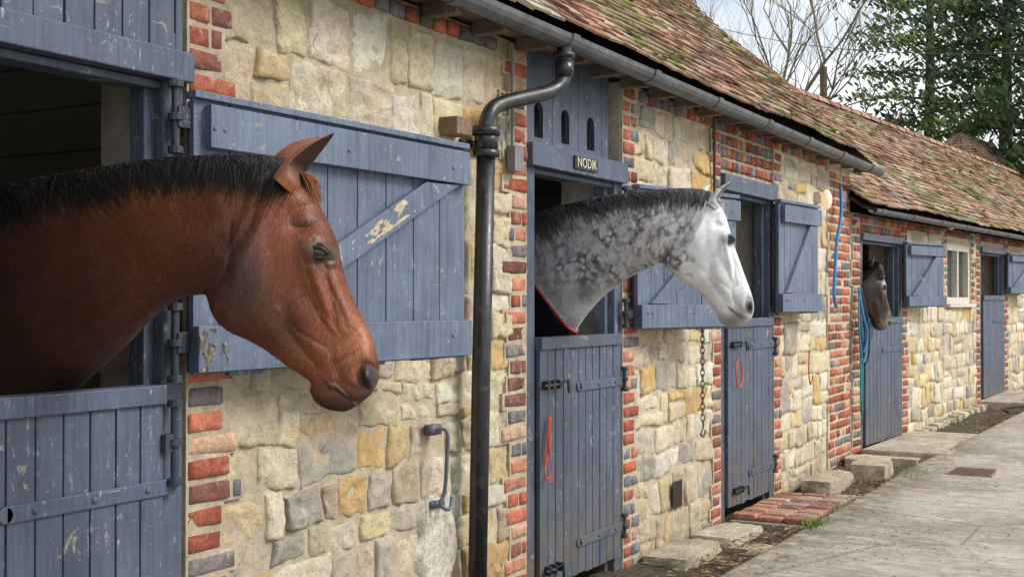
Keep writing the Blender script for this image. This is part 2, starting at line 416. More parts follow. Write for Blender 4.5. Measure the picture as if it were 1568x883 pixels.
def shutter(name,M,Wd,z0,z1,n,parent=bld,mat='blueL',ztaper=0,brace=True,ztb=0):
    a=MB()
    def zt(x,z):
        k=(z-z0)/(z1-z0); return z-ztaper*x/Wd*k+ztb*x/Wd*(1-k)
    def bx(x0,x1,y0,y1,za,zb,mi=0):
        a.hexa([(x0,y0,zt(x0,za)),(x1,y0,zt(x1,za)),(x1,y1,zt(x1,za)),(x0,y1,zt(x0,za))],[(x0,y0,zt(x0,zb)),(x1,y0,zt(x1,zb)),(x1,y1,zt(x1,zb)),(x0,y1,zt(x0,zb))],M=M,mi=mi)
    w=Wd/n
    for i in range(n): bx(i*w+.002,(i+1)*w-.002,-.028+U_(-.0015,.0015),0,z0+U_(0,.015),z1-U_(0,.012))
    bx(.0,Wd,.0005,.01,z0+.02,z1-.02,1)
    h=z1-z0
    bx(.045,Wd-.005,-.066,-.0295,z1-.175*h/.95,z1-.03); bx(.0,Wd+.006,-.064,-.0295,z0+.02,z0+.175*h/.95)
    bx(-.006,Wd+.008,-.05,.012,z1-.012,z1+.012)
    if brace:
        p0=Vector((.10,0,z0+.18*h/.95)); p1=Vector((Wd-.06,0,z1-.18*h/.95)); 
        wd=.14
        b=[(p0.x,-.058,zt(p0.x,p0.z+.001)),(p0.x+wd*1.3,-.058,zt(p0.x,p0.z+.001)),(p0.x+wd*1.3,-.030,zt(p0.x,p0.z+.001)),(p0.x,-.030,zt(p0.x,p0.z+.001))]
        t_=[(p1.x-wd*1.3,-.058,zt(p1.x,p1.z-.001)),(p1.x,-.058,zt(p1.x,p1.z-.001)),(p1.x,-.030,zt(p1.x,p1.z-.001)),(p1.x-wd*1.3,-.030,zt(p1.x,p1.z-.001))]
        a.hexa(b,t_,M=M)
    for zz in (z1-.11,z0+.11):
        for xx in (.06,.10,Wd*.5,Wd-.1): a.ball((xx,-.066,zt(xx,zz)),(.008,.005,.008),M=M)
    return a.obj(name,[MAT[mat],MAT['blueD']],parent,.005)
def HM(x,y,al): return Matrix.Translation((x,y,0))@Matrix.Rotation(-math.radians(al),4,'Z')
S1=HM(3.06,-.06,13.5)
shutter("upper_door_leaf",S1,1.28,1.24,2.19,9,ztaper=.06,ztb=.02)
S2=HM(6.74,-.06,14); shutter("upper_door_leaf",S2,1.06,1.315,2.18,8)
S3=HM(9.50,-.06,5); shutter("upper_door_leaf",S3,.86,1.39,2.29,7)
hg=MB()
def pin(x,y,z0,z1,M=None,r=.014):
    hg.tube([(x,y,z0),(x,y,z1)],r,12,M=M)
    n=max(2,int((z1-z0)/.09))
    for k in range(n+1):
        zz=z0+(z1-z0)*k/n; hg.tube([(x,y,zz-.012),(x,y,zz+.012)],r*1.9,12,M=M)
pin(3.005,-.055,2.0,2.22); pin(3.005,-.055,1.24,1.48); pin(3.005,-.055,.90,1.16)
for zz in (2.11,1.36): hg.box(3.0,3.065,-.075,-.045,zz-.035,zz+.035)
hg.box(2.96,3.02,-.06,-.03,1.0,1.06)
pin(6.65,-.05,2.0,2.16,r=.011); pin(6.65,-.05,1.35,1.5,r=.011); pin(6.63,-.05,.98,1.1,r=.011); pin(6.63,-.05,.12,.24,r=.011)
for zz in (2.08,1.42): hg.box(6.65,6.74,-.07,-.04,zz-.025,zz+.025)
pin(9.53,-.05,2.1,2.25,r=.011); pin(9.53,-.05,1.42,1.56,r=.011); pin(9.53,-.05,1.08,1.2,r=.011); pin(9.53,-.05,.15,.27,r=.011)
hg.obj("iron_hinges",[MAT['blueD']],bld,.002)
bo=MB()
def bolt(x,z,M=None,L=.2):
    bo.tube([(x,-.062,z),(x+L,-.062,z)],.010,8,M=M); bo.tube([(x+L,-.062,z),(x+L+.03,-.085,z+.02),(x+L+.03,-.09,z-.05)],.009,8,M=M)
    for k in (.04,.1,.17): bo.box(x+k-.012,x+k+.012,-.072,-.0355,z-.022,z+.022,M=M)
bolt(5.60,1.06); bolt(5.62,.10,L=.12); bolt(8.49,1.18); bolt(8.53,.12)
bo.obj("door_bolts",[MAT['iron']],bld)
# ---------------------------------------------------------------- roof tiles
TILE=[(.33,.185,.12),(.27,.145,.095),(.37,.22,.15),(.24,.135,.10),(.31,.185,.13),(.40,.27,.185),(.19,.125,.10),(.35,.20,.13),(.31,.23,.17),(.34,.27,.195),(.27,.195,.145)]
def roof(name,M,x0,x1,ye,ze,yr,zr,parent,tw=.168,g=.105,xt0=None):
    a=MB(); e2=Vector((0,yr-ye,zr-ze)); Ls=e2.length; e2.normalize(); e1=Vector((1,0,0)); n=e1.cross(e2)
    o=Vector((0,ye,ze)); rows=int(Ls/g)
    xs0=xt0 if xt0 is not None else x0
    q=lambda X,S,H:o+e1*X+e2*S+n*H
    for r in range(rows):
        x=xs0-(tw/2 if r%2 else 0)+U_(-.01,.01)
        while x<x1-.02:
            w=tw*U_(.97,1.0); xa=max(x,xs0); xb=min(x+w,x1+U_(-.01,.012))
            if xb-xa>.03:
                sag=noise.noise(Vector((x*.6,r*.12,1.7)))*.035+noise.noise(Vector((x*.17,r*.05,5)))*.05
                s0=r*g+U_(-.008,.008)+noise.noise(Vector((x*.8,r*.3,4)))*.014; s1=min(s0+.19,Ls)
                h0=.028+U_(-.004,.008)+sag; h1=.004+sag; tk=.014
                d=U_(-.005,.005)
                b=[q(xa,s0,h0-tk+d),q(xb,s0,h0-tk-d),q(xb,s1,h1-tk-d),q(xa,s1,h1-tk+d)]
                t_=[q(xa,s0,h0+d),q(xb,s0,h0-d),q(xb,s1,h1-d),q(xa,s1,h1+d)]
                c=jc(random.choice(TILE),.16)
                mo=noise.noise(Vector((x*.5,r*.09,9)))+.35*noise.noise(Vector((x*3,r*.5,2)))
                if mo>.08: c=mix(c,(.21,.195,.10),min(.75,(mo-.08)*2.2))
                if R_()<.09: c=mix(c,(.50,.47,.40),.5)
                if R_()<.025: c=(.14,.19,.04)
                a.hexa(b,t_,c,M)
                if R_()<(.010+.05*max(0,mo)):
                    for m_ in range(4): 
                        P=q(xa+R_()*(xb-xa),s0+.02*R_(),h0+.004); rr=U_(.010,.028); a.ball(P,(rr,rr,rr*.6),jc((.13,.17,.04),.3),M,nu=6,nv=4)
            x+=tw+.003
    a.hexa([q(x0,.03,-.07),q(x1-.02,.03,-.07),q(x1-.02,Ls,-.07),q(x0,Ls,-.07)],[q(x0,.03,-.05),q(x1-.02,.03,-.05),q(x1-.02,Ls,-.05),q(x0,Ls,-.05)],(.05,.04,.03),M)
    yb=2*yr-ye
    a.hexa([(x0,yr,zr-.08),(x1,yr,zr-.08),(x1,yb,ze-.08),(x0,yb,ze-.08)],[(x0,yr,zr),(x1,yr,zr),(x1,yb,ze),(x0,yb,ze)],(.26,.12,.08),M)
    x=xs0
    while x<x1:
        k=9; vs=[]
        L=min(.44,x1-x)
        for X,rr in ((x,.115),(x+L,.105)):
            for j in range(k): an=math.pi*j/(k-1); vs.append((X,yr-math.cos(an)*rr,zr-.03+math.sin(an)*rr*.9))
        a.add(vs,[(j,j+1,k+j+1,k+j) for j in range(k-1)],jc((.34,.21,.145),.25),M); x+=.45
    return a.obj(name,[MAT['tile']],parent)
roof("tiled_roof",I,-1.6,12.22,-.25,2.86,1.95,4.84,bld,xt0=2.2)
gb=MB()
for xx in (11.88,-1.55):
    gb.add([(xx,0,2.8),(xx,3.7,2.8),(xx,1.95,4.65),(xx+.1,0,2.8),(xx+.1,3.7,2.8),(xx+.1,1.95,4.65)],[(0,2,1),(3,4,5),(0,1,4,3),(1,2,5,4),(2,0,3,5)])
gb.obj("gable_walls",MAT['mortar'],bld)
so=MB()
so.box(-1.5,12.15,-.13,-.0,2.815,2.84,(.16,.11,.08))
x=2.0
while x<12.1: so.box(x,x+.06,-.20,-.03,2.75,2.813,(.16,.12,.09)); x+=.42
so.obj("eaves_rafters",MAT['wood'],bld)
# ---------------------------------------------------------------- building 2
M2=Matrix.Translation((12.0,0,0))@Matrix.Rotation(-math.radians(5),4,'Z')
b2=empty("stable_building")
H2=2.36
core=MB()
for a,b,z0,z1 in ((0.02,.30,-.3,H2),(1.64,3.42,-.3,H2),(4.54,4.98,-.3,H2),(6.33,17,-.3,H2),(.30,1.64,2.17,H2),(3.42,4.54,-.3,1.46),(3.42,4.54,2.19,H2),(4.98,6.33,2.2,H2)):
    core.box(a,b,0,.34,z0,z1,M=M2)
core.box(0.05,17,3.9,4.0,-.3,H2,M=M2); core.box(16.9,17,.35,3.9,-.3,H2,M=M2)
for x in (2.6,4.75): core.box(x,x+.1,.36,3.9,-.3,H2,M=M2)
core.obj("wall_core",MAT['mortar'],b2)
sw=MB(); rr=.04
stones(sw,1.83,3.30,-.1,H2-.1,M2,rr); stones(sw,3.30,4.66,-.1,1.42,M2,rr); stones(sw,4.54,4.80,1.42,H2-.1,M2,rr); stones(sw,4.66,4.8,-.1,1.42,M2,rr)
stones(sw,6.52,14,0,H2-.1,M2,.05)
sw.obj("stone_wall",MAT['stone'],b2,smooth=True)
bq=MB()
quoin(bq,.295,-1,-.1,H2,M2,.04,.2,.27); quoin(bq,1.645,1,-.1,H2,M2,.04,.15,.24); quoin(bq,3.42,-1,1.42,H2,M2,.04,.12,.2); quoin(bq,4.54,1,1.42,H2,M2,.04,.12,.2)
quoin(bq,4.985,-1,-.1,H2,M2,.04,.15,.22); quoin(bq,6.335,1,-.1,H2,M2,.04,.15,.24)
for a,b in ((.3,1.64),(1.9,3.3),(3.42,4.54),(4.98,6.33),(6.6,14)): bricks_row(bq,a,b,H2-.09,.083,M2,.04)
bricks_row(bq,.3,1.64,H2-.18,.083,M2,.04)
bq.obj("brick_quoins",MAT['brick'],b2,smooth=True)
MORT.obj("quoin_mortar",MAT['mortar'],b2)
frame(M2,.305,1.635,-.05,2.10,2.17,b2,lw=.07); lower_door(M2,.40,1.56,.05,1.32,10,parent=b2)
frame(M2,4.985,6.325,.1,2.13,2.2,b2,lw=.07); lower_door(M2,5.08,6.24,.22,1.56,10,parent=b2)
shutter("upper_door_leaf",M2@HM(1.58,-.06,9),.92,1.42,2.12,7,b2); shutter("upper_door_leaf",M2@HM(6.27,-.06,9),1.0,1.58,2.15,7,b2)
wn=MB()
for a,b,c,d in ((3.42,3.50,1.46,2.19),(4.46,4.54,1.46,2.19),(3.5,4.46,1.46,1.54),(3.5,4.46,2.11,2.19),(3.95,4.01,1.54,2.11)): wn.box(a,b,.0,.1,c,d,M=M2)
wn.box(3.38,4.58,-.07,.03,1.42,1.459,M=M2)
wn.box(3.5,4.46,.07,.075,1.54,2.11,M=M2,mi=1)
wn.obj("window",[MAT['cream'],MAT['glass']],b2,.003)
roof("tiled_roof",M2,-.12,17.2,-.25,2.42,2.2,4.32,b2)
gb=MB()
for xx in (.02,16.9): gb.add([(xx,0,2.3),(xx,4.4,2.3),(xx,2.2,4.2),(xx+.1,0,2.3),(xx+.1,4.4,2.3),(xx+.1,2.2,4.2)],[(0,2,1),(3,4,5),(0,1,4,3),(1,2,5,4),(2,0,3,5)],M=M2)
gb.obj("gable_walls",MAT['mortar'],b2)
# ---------------------------------------------------------------- gutters and drain pipe
gt=MB()
def halfgutter(mb,xa,xb,za,zb,y,r,M=None,seg=1.05):
    k=9; n=14; vs=[]; fs=[]
    for i in range(n+1):
        t=i/n; X=xa+(xb-xa)*t; Zc=za+(zb-za)*t
        for rr in (r,r-.006):
            for j in range(k):
                an=math.pi+math.pi*j/(k-1); vs.append((X,y+math.cos(an)*rr,Zc+math.sin(an)*rr))
    for i in range(n):
        for j in range(k-1):
            o=i*2*k; p_=o+2*k
            fs.append((o+j,p_+j,p_+j+1,o+j+1)); fs.append((o+k+j,o+k+j+1,p_+k+j+1,p_+k+j))
        fs.append((o,o+k,p_+k,p_)); fs.append((o+k-1,p_+k-1,p_+2*k-1,o+2*k-1))
    fs.append(tuple(n*2*k+j for j in range(k)))
    mb.add(vs,fs,M=M)
    X=xa+.2
    while X<xb:
        Zc=za+(zb-za)*(X-xa)/(xb-xa); vs=[]
        for XX in (X-.035,X+.035):
            for j in range(k): an=math.pi+math.pi*j/(k-1); vs.append((XX,y+math.cos(an)*(r+.009),Zc+.004+math.sin(an)*(r+.009)))
        mb.add(vs,[(j,k+j,k+j+1,j+1) for j in range(k-1)]+[tuple(range(k)),tuple(range(k,2*k))[::-1]],M=M)
        X+=seg
halfgutter(gt,-1,12.28,2.87,2.775,-.235,.062)
gt.obj("roof_gutter",MAT['gutter'],None,smooth=False)
gt=MB(); halfgutter(gt,.05,15,2.385,2.40,-.225,.05,M2); gt.obj("roof_gutter",MAT['gutter'])
dp=MB()
def smooth_path(P,n=6):
    P=[Vector(p) for p in P]; out=[]
    for i in range(len(P)-1):
        p0=P[max(i-1,0)];p1=P[i];p2=P[i+1];p3=P[min(i+2,len(P)-1)]
        for k in range(n):
            t=k/n; out.append(.5*((2*p1)+(p2-p0)*t+(2*p0-5*p1+4*p2-p3)*t*t+(3*p1-p0-3*p2+p3)*t**3))
    out.append(P[-1]); return out
dp.tube(smooth_path([(5.49,-.235,2.78),(5.49,-.235,2.66),(5.47,-.23,2.59),(5.38,-.20,2.53),(5.10,-.14,2.45),(4.98,-.12,2.40),(4.935,-.11,2.32),(4.935,-.11,2.2)],8),.037,16)
dp.tube([(4.935,-.11,2.25),(4.89,-.11,1.2),(4.845,-.11,-.1)],.044,18)
for z0,z1,r in ((2.19,2.30,.056),(2.27,2.31,.066),(2.17,2.20,.064)): dp.tube([(4.934,-.11,z0),(4.935,-.11,z1)],r,18)
dp.tube([(5.49,-.235,2.62),(5.49,-.235,2.70)],.047,16); dp.tube([(5.49,-.235,2.715),(5.49,-.235,2.74)],.055,16)
dp.box(4.84,5.03,-.04,-.0,2.22,2.25)
dp.obj("drain_pipe",MAT['iron'],None,smooth=True)
wb=MB(); wb.box(4.68,4.81,-.11,.0,2.25,2.33,(.20,.13,.085)); wb.obj("timber_block",MAT['wood'],None,.006)
cdt=MB(); cdt.tube([(5.30,-.045,2.75),(5.30,-.045,2.2)],.011,8,(.2,.2,.2)); cdt.box(5.27,5.36,-.075,-.03,2.14,2.26,(.17,.17,.17)); cdt.tube([(8.15,-.05,2.8),(8.15,-.05,2.1)],.012,8,(.06,.05,.05))
cdt.obj("electrical_conduit",MAT['plain'],None)
# ---------------------------------------------------------------- ground
def gz(x): 
    if x<10.5: return 0
    return min(.03*(x-10.5),.9)
g=MB(); 
g.add([(-300,-300,-.32),(600,-300,-.32),(600,300,-.32),(-300,300,-.32)],[(0,1,2,3)]); g.obj("ground",MAT['grass'])
def ye(x): return (-.70 if x<11 else -.70-(x-11)*.075)+(.02*noise.noise(Vector((x*2,3,0))) if x>4 else 0)
g=MB(); vs=[];fs=[]
xs=[-8+.25*i for i in range(190)]
for x in xs:
    e=ye(x)
    ys=[-9,-6,-4,-3,-2,-1.3,e-.03,e,e+.004]
    for k,y in enumerate(ys): vs.append((x,y,gz(x)+(-.012 if k==7 else 0)+(-.35 if k==8 else 0)))
n=9
for i in range(len(xs)-1):
    for k in range(n-1): fs.append((i*n+k,(i+1)*n+k,(i+1)*n+k+1,i*n+k+1))
g.add(vs,fs); g.obj("concrete_path",MAT['conc'])
g=MB(); vs=[];fs=[]; m=7; X=[-4+.1*i for i in range(360)]
for x in X:
    for k in range(m):
        y=ye(x)+.006+.75*k/(m-1)
        vs.append((x,y,gz(x)-.13+.04*noise.noise(Vector((x*3,y*5,0)))+.03*noise.noise(Vector((x*11,y*11,0)))+(.05*k/(m-1))))
for i in range(len(X)-1):
    for k in range(m-1): fs.append((i*m+k,(i+1)*m+k,(i+1)*m+k+1,i*m+k+1))
g.add(vs,fs); g.obj("drainage_channel",MAT['soil'],None,smooth=True)
def rock(mb,x,y,z,sx,sy,sz,col,rot=0):
    sd=R_()*90; cr,sr=math.cos(rot),math.sin(rot); N=9
    for ax in range(3):
        for sg in (-1,1):
            vs=[];fs=[];cs=[]
            for i in range(N+1):
                for j in range(N+1):
                    u=-1+2*i/N; v=-1+2*j/N; q=[0,0,0]; q[ax]=sg; q[(ax+1)%3]=u; q[(ax+2)%3]=v
                    V=Vector(q); L=V.length; V=V*(1-.10*max(0,L-1.0)*1.6)
                    k=1+.09*noise.noise(V*1.7+Vector((sd,0,0)))+.05*noise.noise(V*5+Vector((0,sd,0)))
                    V=V*k; a,b=V.x*sx,V.y*sy
                    vs.append((x+a*cr-b*sr,y+a*sr+b*cr,z+V.z*sz)); cs.append(col)
            for i in range(N):
                for j in range(N):
                    f=(i*(N+1)+j,(i+1)*(N+1)+j,(i+1)*(N+1)+j+1,i*(N+1)+j+1); fs.append(f if sg>0 else f[::-1])
            mb.add(vs,fs,cs)
ks=MB()
for (x,y,z,a,b,c,r) in ((11.15,-.42,-.06,.24,.16,.13,.06),(10.45,-.22,-.08,.42,.13,.10,.0),(11.72,-.25,-.06,.2,.2,.10,.1),(7.25,-.17,-.14,.36,.15,.10,.02),(7.98,-.20,-.13,.32,.15,.09,-.03),(10.02,-.5,-.14,.12,.12,.06,.4),(7.75,-.48,-.15,.14,.10,.05,.1),(12.05,-.50,-.07,.10,.16,.08,.0)):
    rock(ks,x,y,z,a,b,c,jc((.40,.34,.26),.15),r)
for i in range(13):
    x=14.2+i*.28
    rock(ks,x,-.05-.0875*(x-12),gz(x)-.10,U_(.10,.16),.08,U_(.05,.08),jc((.46,.40,.29),.2),-.08)
ks.obj("kerb_stones",MAT['slab'],None,smooth=True)
st=MB(); 
x=8.52
st.box(8.48,9.76,-.62,-.03,-.3,-.075,(.28,.24,.20))
while x<9.7:
    for k in range(3):
        st.box(x+.003,x+.105,-.60+k*.19+.003,-.42+k*.19,-.074,-.035+U_(-.006,.006),jc(random.choice([(.36,.18,.12),(.30,.15,.11),(.36,.28,.21)]),.25))
    x+=.11
st.obj("brick_doorstep",MAT['brick'],None,.012)
st=MB(); st.hexa([(12.15,-.92,-.2),(13.95,-1.05,-.2),(13.95,-.2,-.2),(12.15,-.08,-.2)],[(12.15,-.92,.055),(13.95,-1.05,.075),(13.95,-.2,.075),(12.15,-.08,.055)],(.42,.36,.28))
st.obj("stone_doorstep",MAT['slab'],None,.02)
st=MB(); st.hexa([(16.9,-1.2,-.1),(18.5,-1.35,-.1),(18.5,-.55,-.1),(16.9,-.42,-.1)],[(16.9,-1.2,.20),(18.5,-1.35,.25),(18.5,-.55,.25),(16.9,-.42,.2)],(.42,.36,.28)); st.obj("stone_doorstep",MAT['slab'],None,.02)
dc=MB(); dc.box(11.0,12.1,-1.45,-1.08,.012,.024,(.26,.16,.12))
for k in range(22): dc.box(11.03+k*.048,11.05+k*.048,-1.43,-1.10,.0245,.030,(.18,.11,.09))
dc.obj("drain_cover",MAT['plain'],None)
lf=MB()
def leaf(x,y,z,s,c):
    a=U_(0,6.28); b=U_(-.5,.5); v=[]
    for (p_,q_) in ((-1,0),(0,-.5),(1,0),(0,.5)):
        xx=p_*s*math.cos(a)-q_*s*math.sin(a); yy=p_*s*math.sin(a)+q_*s*math.cos(a)
        v.append((x+xx,y+yy,z+.004+abs(q_)*s*b*.6+R_()*.003))
    lf.add(v,[(0,1,2,3)],c)
for i in range(10000):
    x=U_(5,20); 
    if R_()<.3: y=ye(x)+abs(random.gauss(0,.22)); y=min(y,ye(x)+.6); z=gz(x)-.07
    else: y=ye(x)-abs(random.gauss(0,.8)); z=gz(x)
    if z>gz(x)-.01 and noise.noise(Vector((x*.9+y,y*.9,0)))<.05 and R_()<.7: continue
    leaf(x,y,z,U_(.003,.014) if z>gz(x)-.01 else U_(.012,.035),jc(random.choice([(.20,.12,.05),(.12,.07,.03),(.28,.19,.08),(.08,.06,.04),(.3,.22,.12)]),.3))
lf.obj("fallen_leaves",MAT['litter'])
def tuft(x,y,z,n=60,s=.06,spread=.08):
    a=MB()
    for i in range(n):
        px,py=x+random.gauss(0,spread),y+random.gauss(0,spread*.5); an=U_(0,6.28); h=U_(.4,1)*s; dx,dy=math.cos(an)*h*.7,math.sin(an)*h*.7; w=.004
        a.add([(px-w*math.sin(an),py+w*math.cos(an),z),(px+w*math.sin(an),py-w*math.cos(an),z),(px+dx,py+dy,z+h)],[(0,1,2)],jc((.16,.28,.04),.3))
    return a.obj("grass_tuft",MAT['leaf'])
tuft(8.15,-.74,0,140); tuft(10.95,-.85,0,110,.05,.14); tuft(9.2,-.66,-.05,50,.05,.1); tuft(15.2,-.42,.08,90,.07,.25)
# ---------------------------------------------------------------- horses
def cat(K,t):
    n=len(K)-1; i=min(int(t),n-1); f=t-i
    p0=K[max(i-1,0)];p1=K[i];p2=K[i+1];p3=K[min(i+2,n)]
    return [.5*((2*b)+(c-a)*f+(2*a-5*b+4*c-d)*f*f+(3*b-a-3*c+d)*f**3) for a,b,c,d in zip(p0,p1,p2,p3)]
FEAT=[(398,428,46,60,20,.024),(350,380,12,80,25,-.012),(494,376,24,21,0,.026),(472,338,16,15,20,-.020),(497,446,7,42,-16,.018),
 (522,438,10,36,-20,-.013),(465,482,18,36,-20,-.020),(440,524,12,40,-45,.010),(556,550,20,26,-10,.016),(566,573,7.5,14,-18,-.042),(556,586,4,12,-60,.007),
 (552,600,13,9,0,.008),(528,597,2.8,24,-52,-.014),(497,606,14,12,0,.009),(425,390,8,30,0,-.006),(448,300,22,20,0,.014),
 (525,500,14,26,-15,-.007),(513,575,6,6,0,-.008),(508,404,16,4,0,-.009),(492,358,22,5,-10,.006),(545,530,3,16,60,-.003),(538,538,3,16,60,.003),(500,545,10,30,-50,-.006),(530,560,8,22,-40,.005),
 (430,258,30,10,0,.008),(405,300,6,20,30,-.008)]
LINES=[([(340,395),(262,430),(190,482),(110,560)],11,-.014),([(365,330),(255,362),(120,430),(10,520)],26,.014),([(330,440),(262,452),(200,505)],9,.008),([(406,285),(380,350),(348,415),(322,452)],7,-.015),
 ([(425,300),(404,360),(372,430),(352,488)],6,.007),([(470,405),(476,440),(496,482),(520,508)],2.6,.0036),([(430,470),(462,505),(500,528)],2.6,.0034),([(500,420),(520,460),(534,500)],2.4,.003),([(390,350),(300,330),(180,330),(40,360)],14,-.010),
 ([(476,450),(452,470),(436,505)],2.5,.0032),([(560,520),(540,536),(515,548)],2.2,.0022),([(370,400),(352,330),(330,290)],8,.006)]
def bumps(x,y):
    r=0
    for cx,cy,rx,ry,an,am in FEAT:
        dx,dy=x-cx,y-cy; m_=3*max(rx,ry)
        if abs(dx)>m_ or abs(dy)>m_: continue
        a=math.radians(an); u=dx*math.cos(a)+dy*math.sin(a); v=-dx*math.sin(a)+dy*math.cos(a)
        r+=am*math.exp(-.5*((u/rx)**2+(v/ry)**2))
    for P,w,am in LINES:
        xs_=[p[0] for p in P]; ys_=[p[1] for p in P]; m_=3*w
        if x<min(xs_)-m_ or x>max(xs_)+m_ or y<min(ys_)-m_ or y>max(ys_)+m_: continue
        best=1e9
        for (ax,ay),(bx,by) in zip(P,P[1:]):
            vx,vy=bx-ax,by-ay; t=max(0,min(1,((x-ax)*vx+(y-ay)*vy)/(vx*vx+vy*vy))); d=(x-ax-t*vx)**2+(y-ay-t*vy)**2
            best=min(best,d)
        r+=am*math.exp(-.5*best/(w*w))
    return r
def gs(x,y,cx,cy,rx,ry=None):
    ry=ry or rx; return math.exp(-.5*(((x-cx)/rx)**2+((y-cy)/ry)**2))
class Aff:
    def __init__(s,o,o2,sc_,rot): s.o=o;s.o2=o2;s.s=sc_;s.r=math.radians(rot)
    def fwd(s,x,y):
        dx,dy=x-s.o[0],y-s.o[1]; c,n=math.cos(s.r),math.sin(s.r)
        return s.o2[0]+s.s*(dx*c-dy*n),s.o2[1]+s.s*(dx*n+dy*c)
    def inv(s,x,y):
        dx,dy=(x-s.o2[0])/s.s,(y-s.o2[1])/s.s; c,n=math.cos(-s.r),math.sin(-s.r)
        return s.o[0]+dx*c-dy*n,s.o[1]+dx*n+dy*c
def latv(deg):
    a=math.radians(209.5+deg); return Vector((math.cos(a),math.sin(a),0))
def build_horse(keys,aff,colf,mat,NS=250,NV=88,mane=None,eyecol=None,ears=(),fore=None,lid=(.02,.012,.01),blanket=None,fur=0):
    root=empty("horse"); hb=MB(); n=len(keys)-1; G=[]; SP=[]; cols=[]; vs=[]; lats=[]; CC=[]
    for i in range(NS):
        t=i/(NS-1)*n; k=cat(keys,t); Tx,Ty,Bx,By,Z,Wd,la,kt=k
        T=W(Tx,Ty,Z);B=W(Bx,By,Z); C=(T+B)/2; H=(T-B)/2; L=latv(la); row=[]; srow=[]; crow=[]; lats.append(L)
        for j in range(NV):
            v=2*math.pi*j/NV; cq,sq=math.cos(v),math.sin(v)
            q=math.copysign(abs(cq)**.92,cq); l=math.copysign(abs(sq)**.86,sq)
            f=1-kt*(q+1)/2 if kt>0 else 1+kt*(1-q)/2
            sx=(Tx+Bx)/2+q*(Tx-Bx)/2; sy=(Ty+By)/2+q*(Ty-By)/2; bx,by=aff.inv(sx,sy)
            lat=l*Wd*f; bm=bumps(bx,by)
            e=min(1,abs(l)*1.5); lat+=math.copysign(bm*e,l) if abs(l)>.02 else 0
            P=C+H*q+L*lat
            c=colf(sx,sy,bx,by,t/n,q,l)
            if blanket:
                d=blanket(sx,sy)
                if d>0: P=P+L*math.copysign(.014,l)*e+ H.normalized()*q*.01
            row.append(P); srow.append((sx,sy,q,l)); vs.append(P); cols.append(c); crow.append(c)
        G.append(row); SP.append(srow); CC.append(crow)
    fs=[(i*NV+j,(i+1)*NV+j,(i+1)*NV+(j+1)%NV,i*NV+(j+1)%NV) for i in range(NS-1) for j in range(NV)]
    fs.append(tuple(range(NV))); fs.append(tuple((NS-1)*NV+j for j in range(NV))[::-1])
    hb.add(vs,fs,cols); hb.obj("head_and_neck",mat,root,smooth=True)
    if fur:
        fm=MB()
        for k in range(fur):
            i=int(NS*.12+R_()*(NS*.86)); j=int(R_()*NV)
            if i>=NS-2: continue
            sx,sy,q,l=SP[i][j]; bx,by=aff.inv(sx,sy)
            if gs(bx,by,495,388,20,13)>.35 or gs(bx,by,567,573,10,16)>.3 or gs(bx,by,528,597,14,14)>.5: continue
            P=G[i][j]; di=(G[i+1][j]-P); dj=(G[i][(j+1)%NV]-P)
            if di.length<1e-6 or dj.length<1e-6: continue
            N=di.cross(dj); 
            if N.length<1e-12: continue
            N.normalize()
            if (P-sum((G[i][m_*NV//8] for m_ in range(8)),Vector())/8).dot(N)<0: N=-N
            dj=dj.normalized(); di=di.normalized()
            if l<0: dj=-dj
            d=(di*(.9 if sx>440 else .35)+dj*(.35+.5*noise.noise(P*9))+Vector((U_(-.15,.15),U_(-.15,.15),U_(-.15,.15)))); d=(d-N*d.dot(N)).normalized(); s=N.cross(d)
            P=P+di*R_()*.003+dj*U_(-.003,.003); Ln=U_(.009,.018); wd=U_(.0007,.0013)
            c=CC[i][j]; g=U_(.55,1.55); c=(min(1,c[0]*g),min(1,c[1]*g),min(1,c[2]*g))
            fm.add([P-s*wd+N*.0003,P+s*wd+N*.0003,P+d*Ln+N*U_(.0006,.0022)],[(0,1,2)],c)
        fm.obj("short_coat",MAT['fur'],root)
    if blanket:
        pp=MB(); path=[]
        for j in range(int(NV*.06),int(NV*.94)):
            for i in range(NS-1):
                d0=blanket(*SP[i][j][:2]); d1=blanket(*SP[i+1][j][:2])
                if d0>0 and d1<=0:
                    f=d0/(d0-d1) if d0!=d1 else 0; path.append(G[i][j]*(1-f)+G[i+1][j]*f+lats[i]*math.copysign(.008,SP[i][j][3])); break
        if len(path)>4:
            sm=[sum(path[max(0,i-2):i+3],Vector())/len(path[max(0,i-2):i+3]) for i in range(len(path))]
            pp.tube(sm,.0075,8,(.50,.02,.02)); pp.obj("rug_piping",MAT['plain'],root,smooth=True)
    cc_=[]
    for i in range(NS): cc_.append(sum((G[i][j] for j in range(0,NV,8)),Vector())/len(range(0,NV,8)))
    ex,ey=aff.fwd(495,388); sc_=aff.s
    eb=MB(); lb=MB()
    for side in (1,-1):
        best=None
        for i in range(NS//3,NS):
            for j in range(NV):
                s_=SP[i][j]
                if s_[3]*side<=.1: continue
                d=(s_[0]-ex)**2+(s_[1]-ey)**2
                if best is None or d<best[0]: best=(d,i,j)
        _,i,j=best; P=G[i][j]; L=lats[i]*side
        axx=(RT-UP*.25).normalized(); axy=(UP+RT*.25).normalized()
        c=P-L*.0125; vs2=[];fs2=[];nu,nv=24,16; r=.0235
        for a in range(nv+1):
            ph=math.pi*a/nv
            for b in range(nu):
                th=2*math.pi*b/nu; vs2.append(c+axx*(r*1.12*math.sin(ph)*math.cos(th))+axy*(r*.86*math.sin(ph)*math.sin(th))+L*(r*math.cos(ph)))
        for a in range(nv):
            for b in range(nu): fs2.append((a*nu+b,(a+1)*nu+b,(a+1)*nu+(b+1)%nu,a*nu+(b+1)%nu))
        eb.add(vs2,fs2)
        N_=18
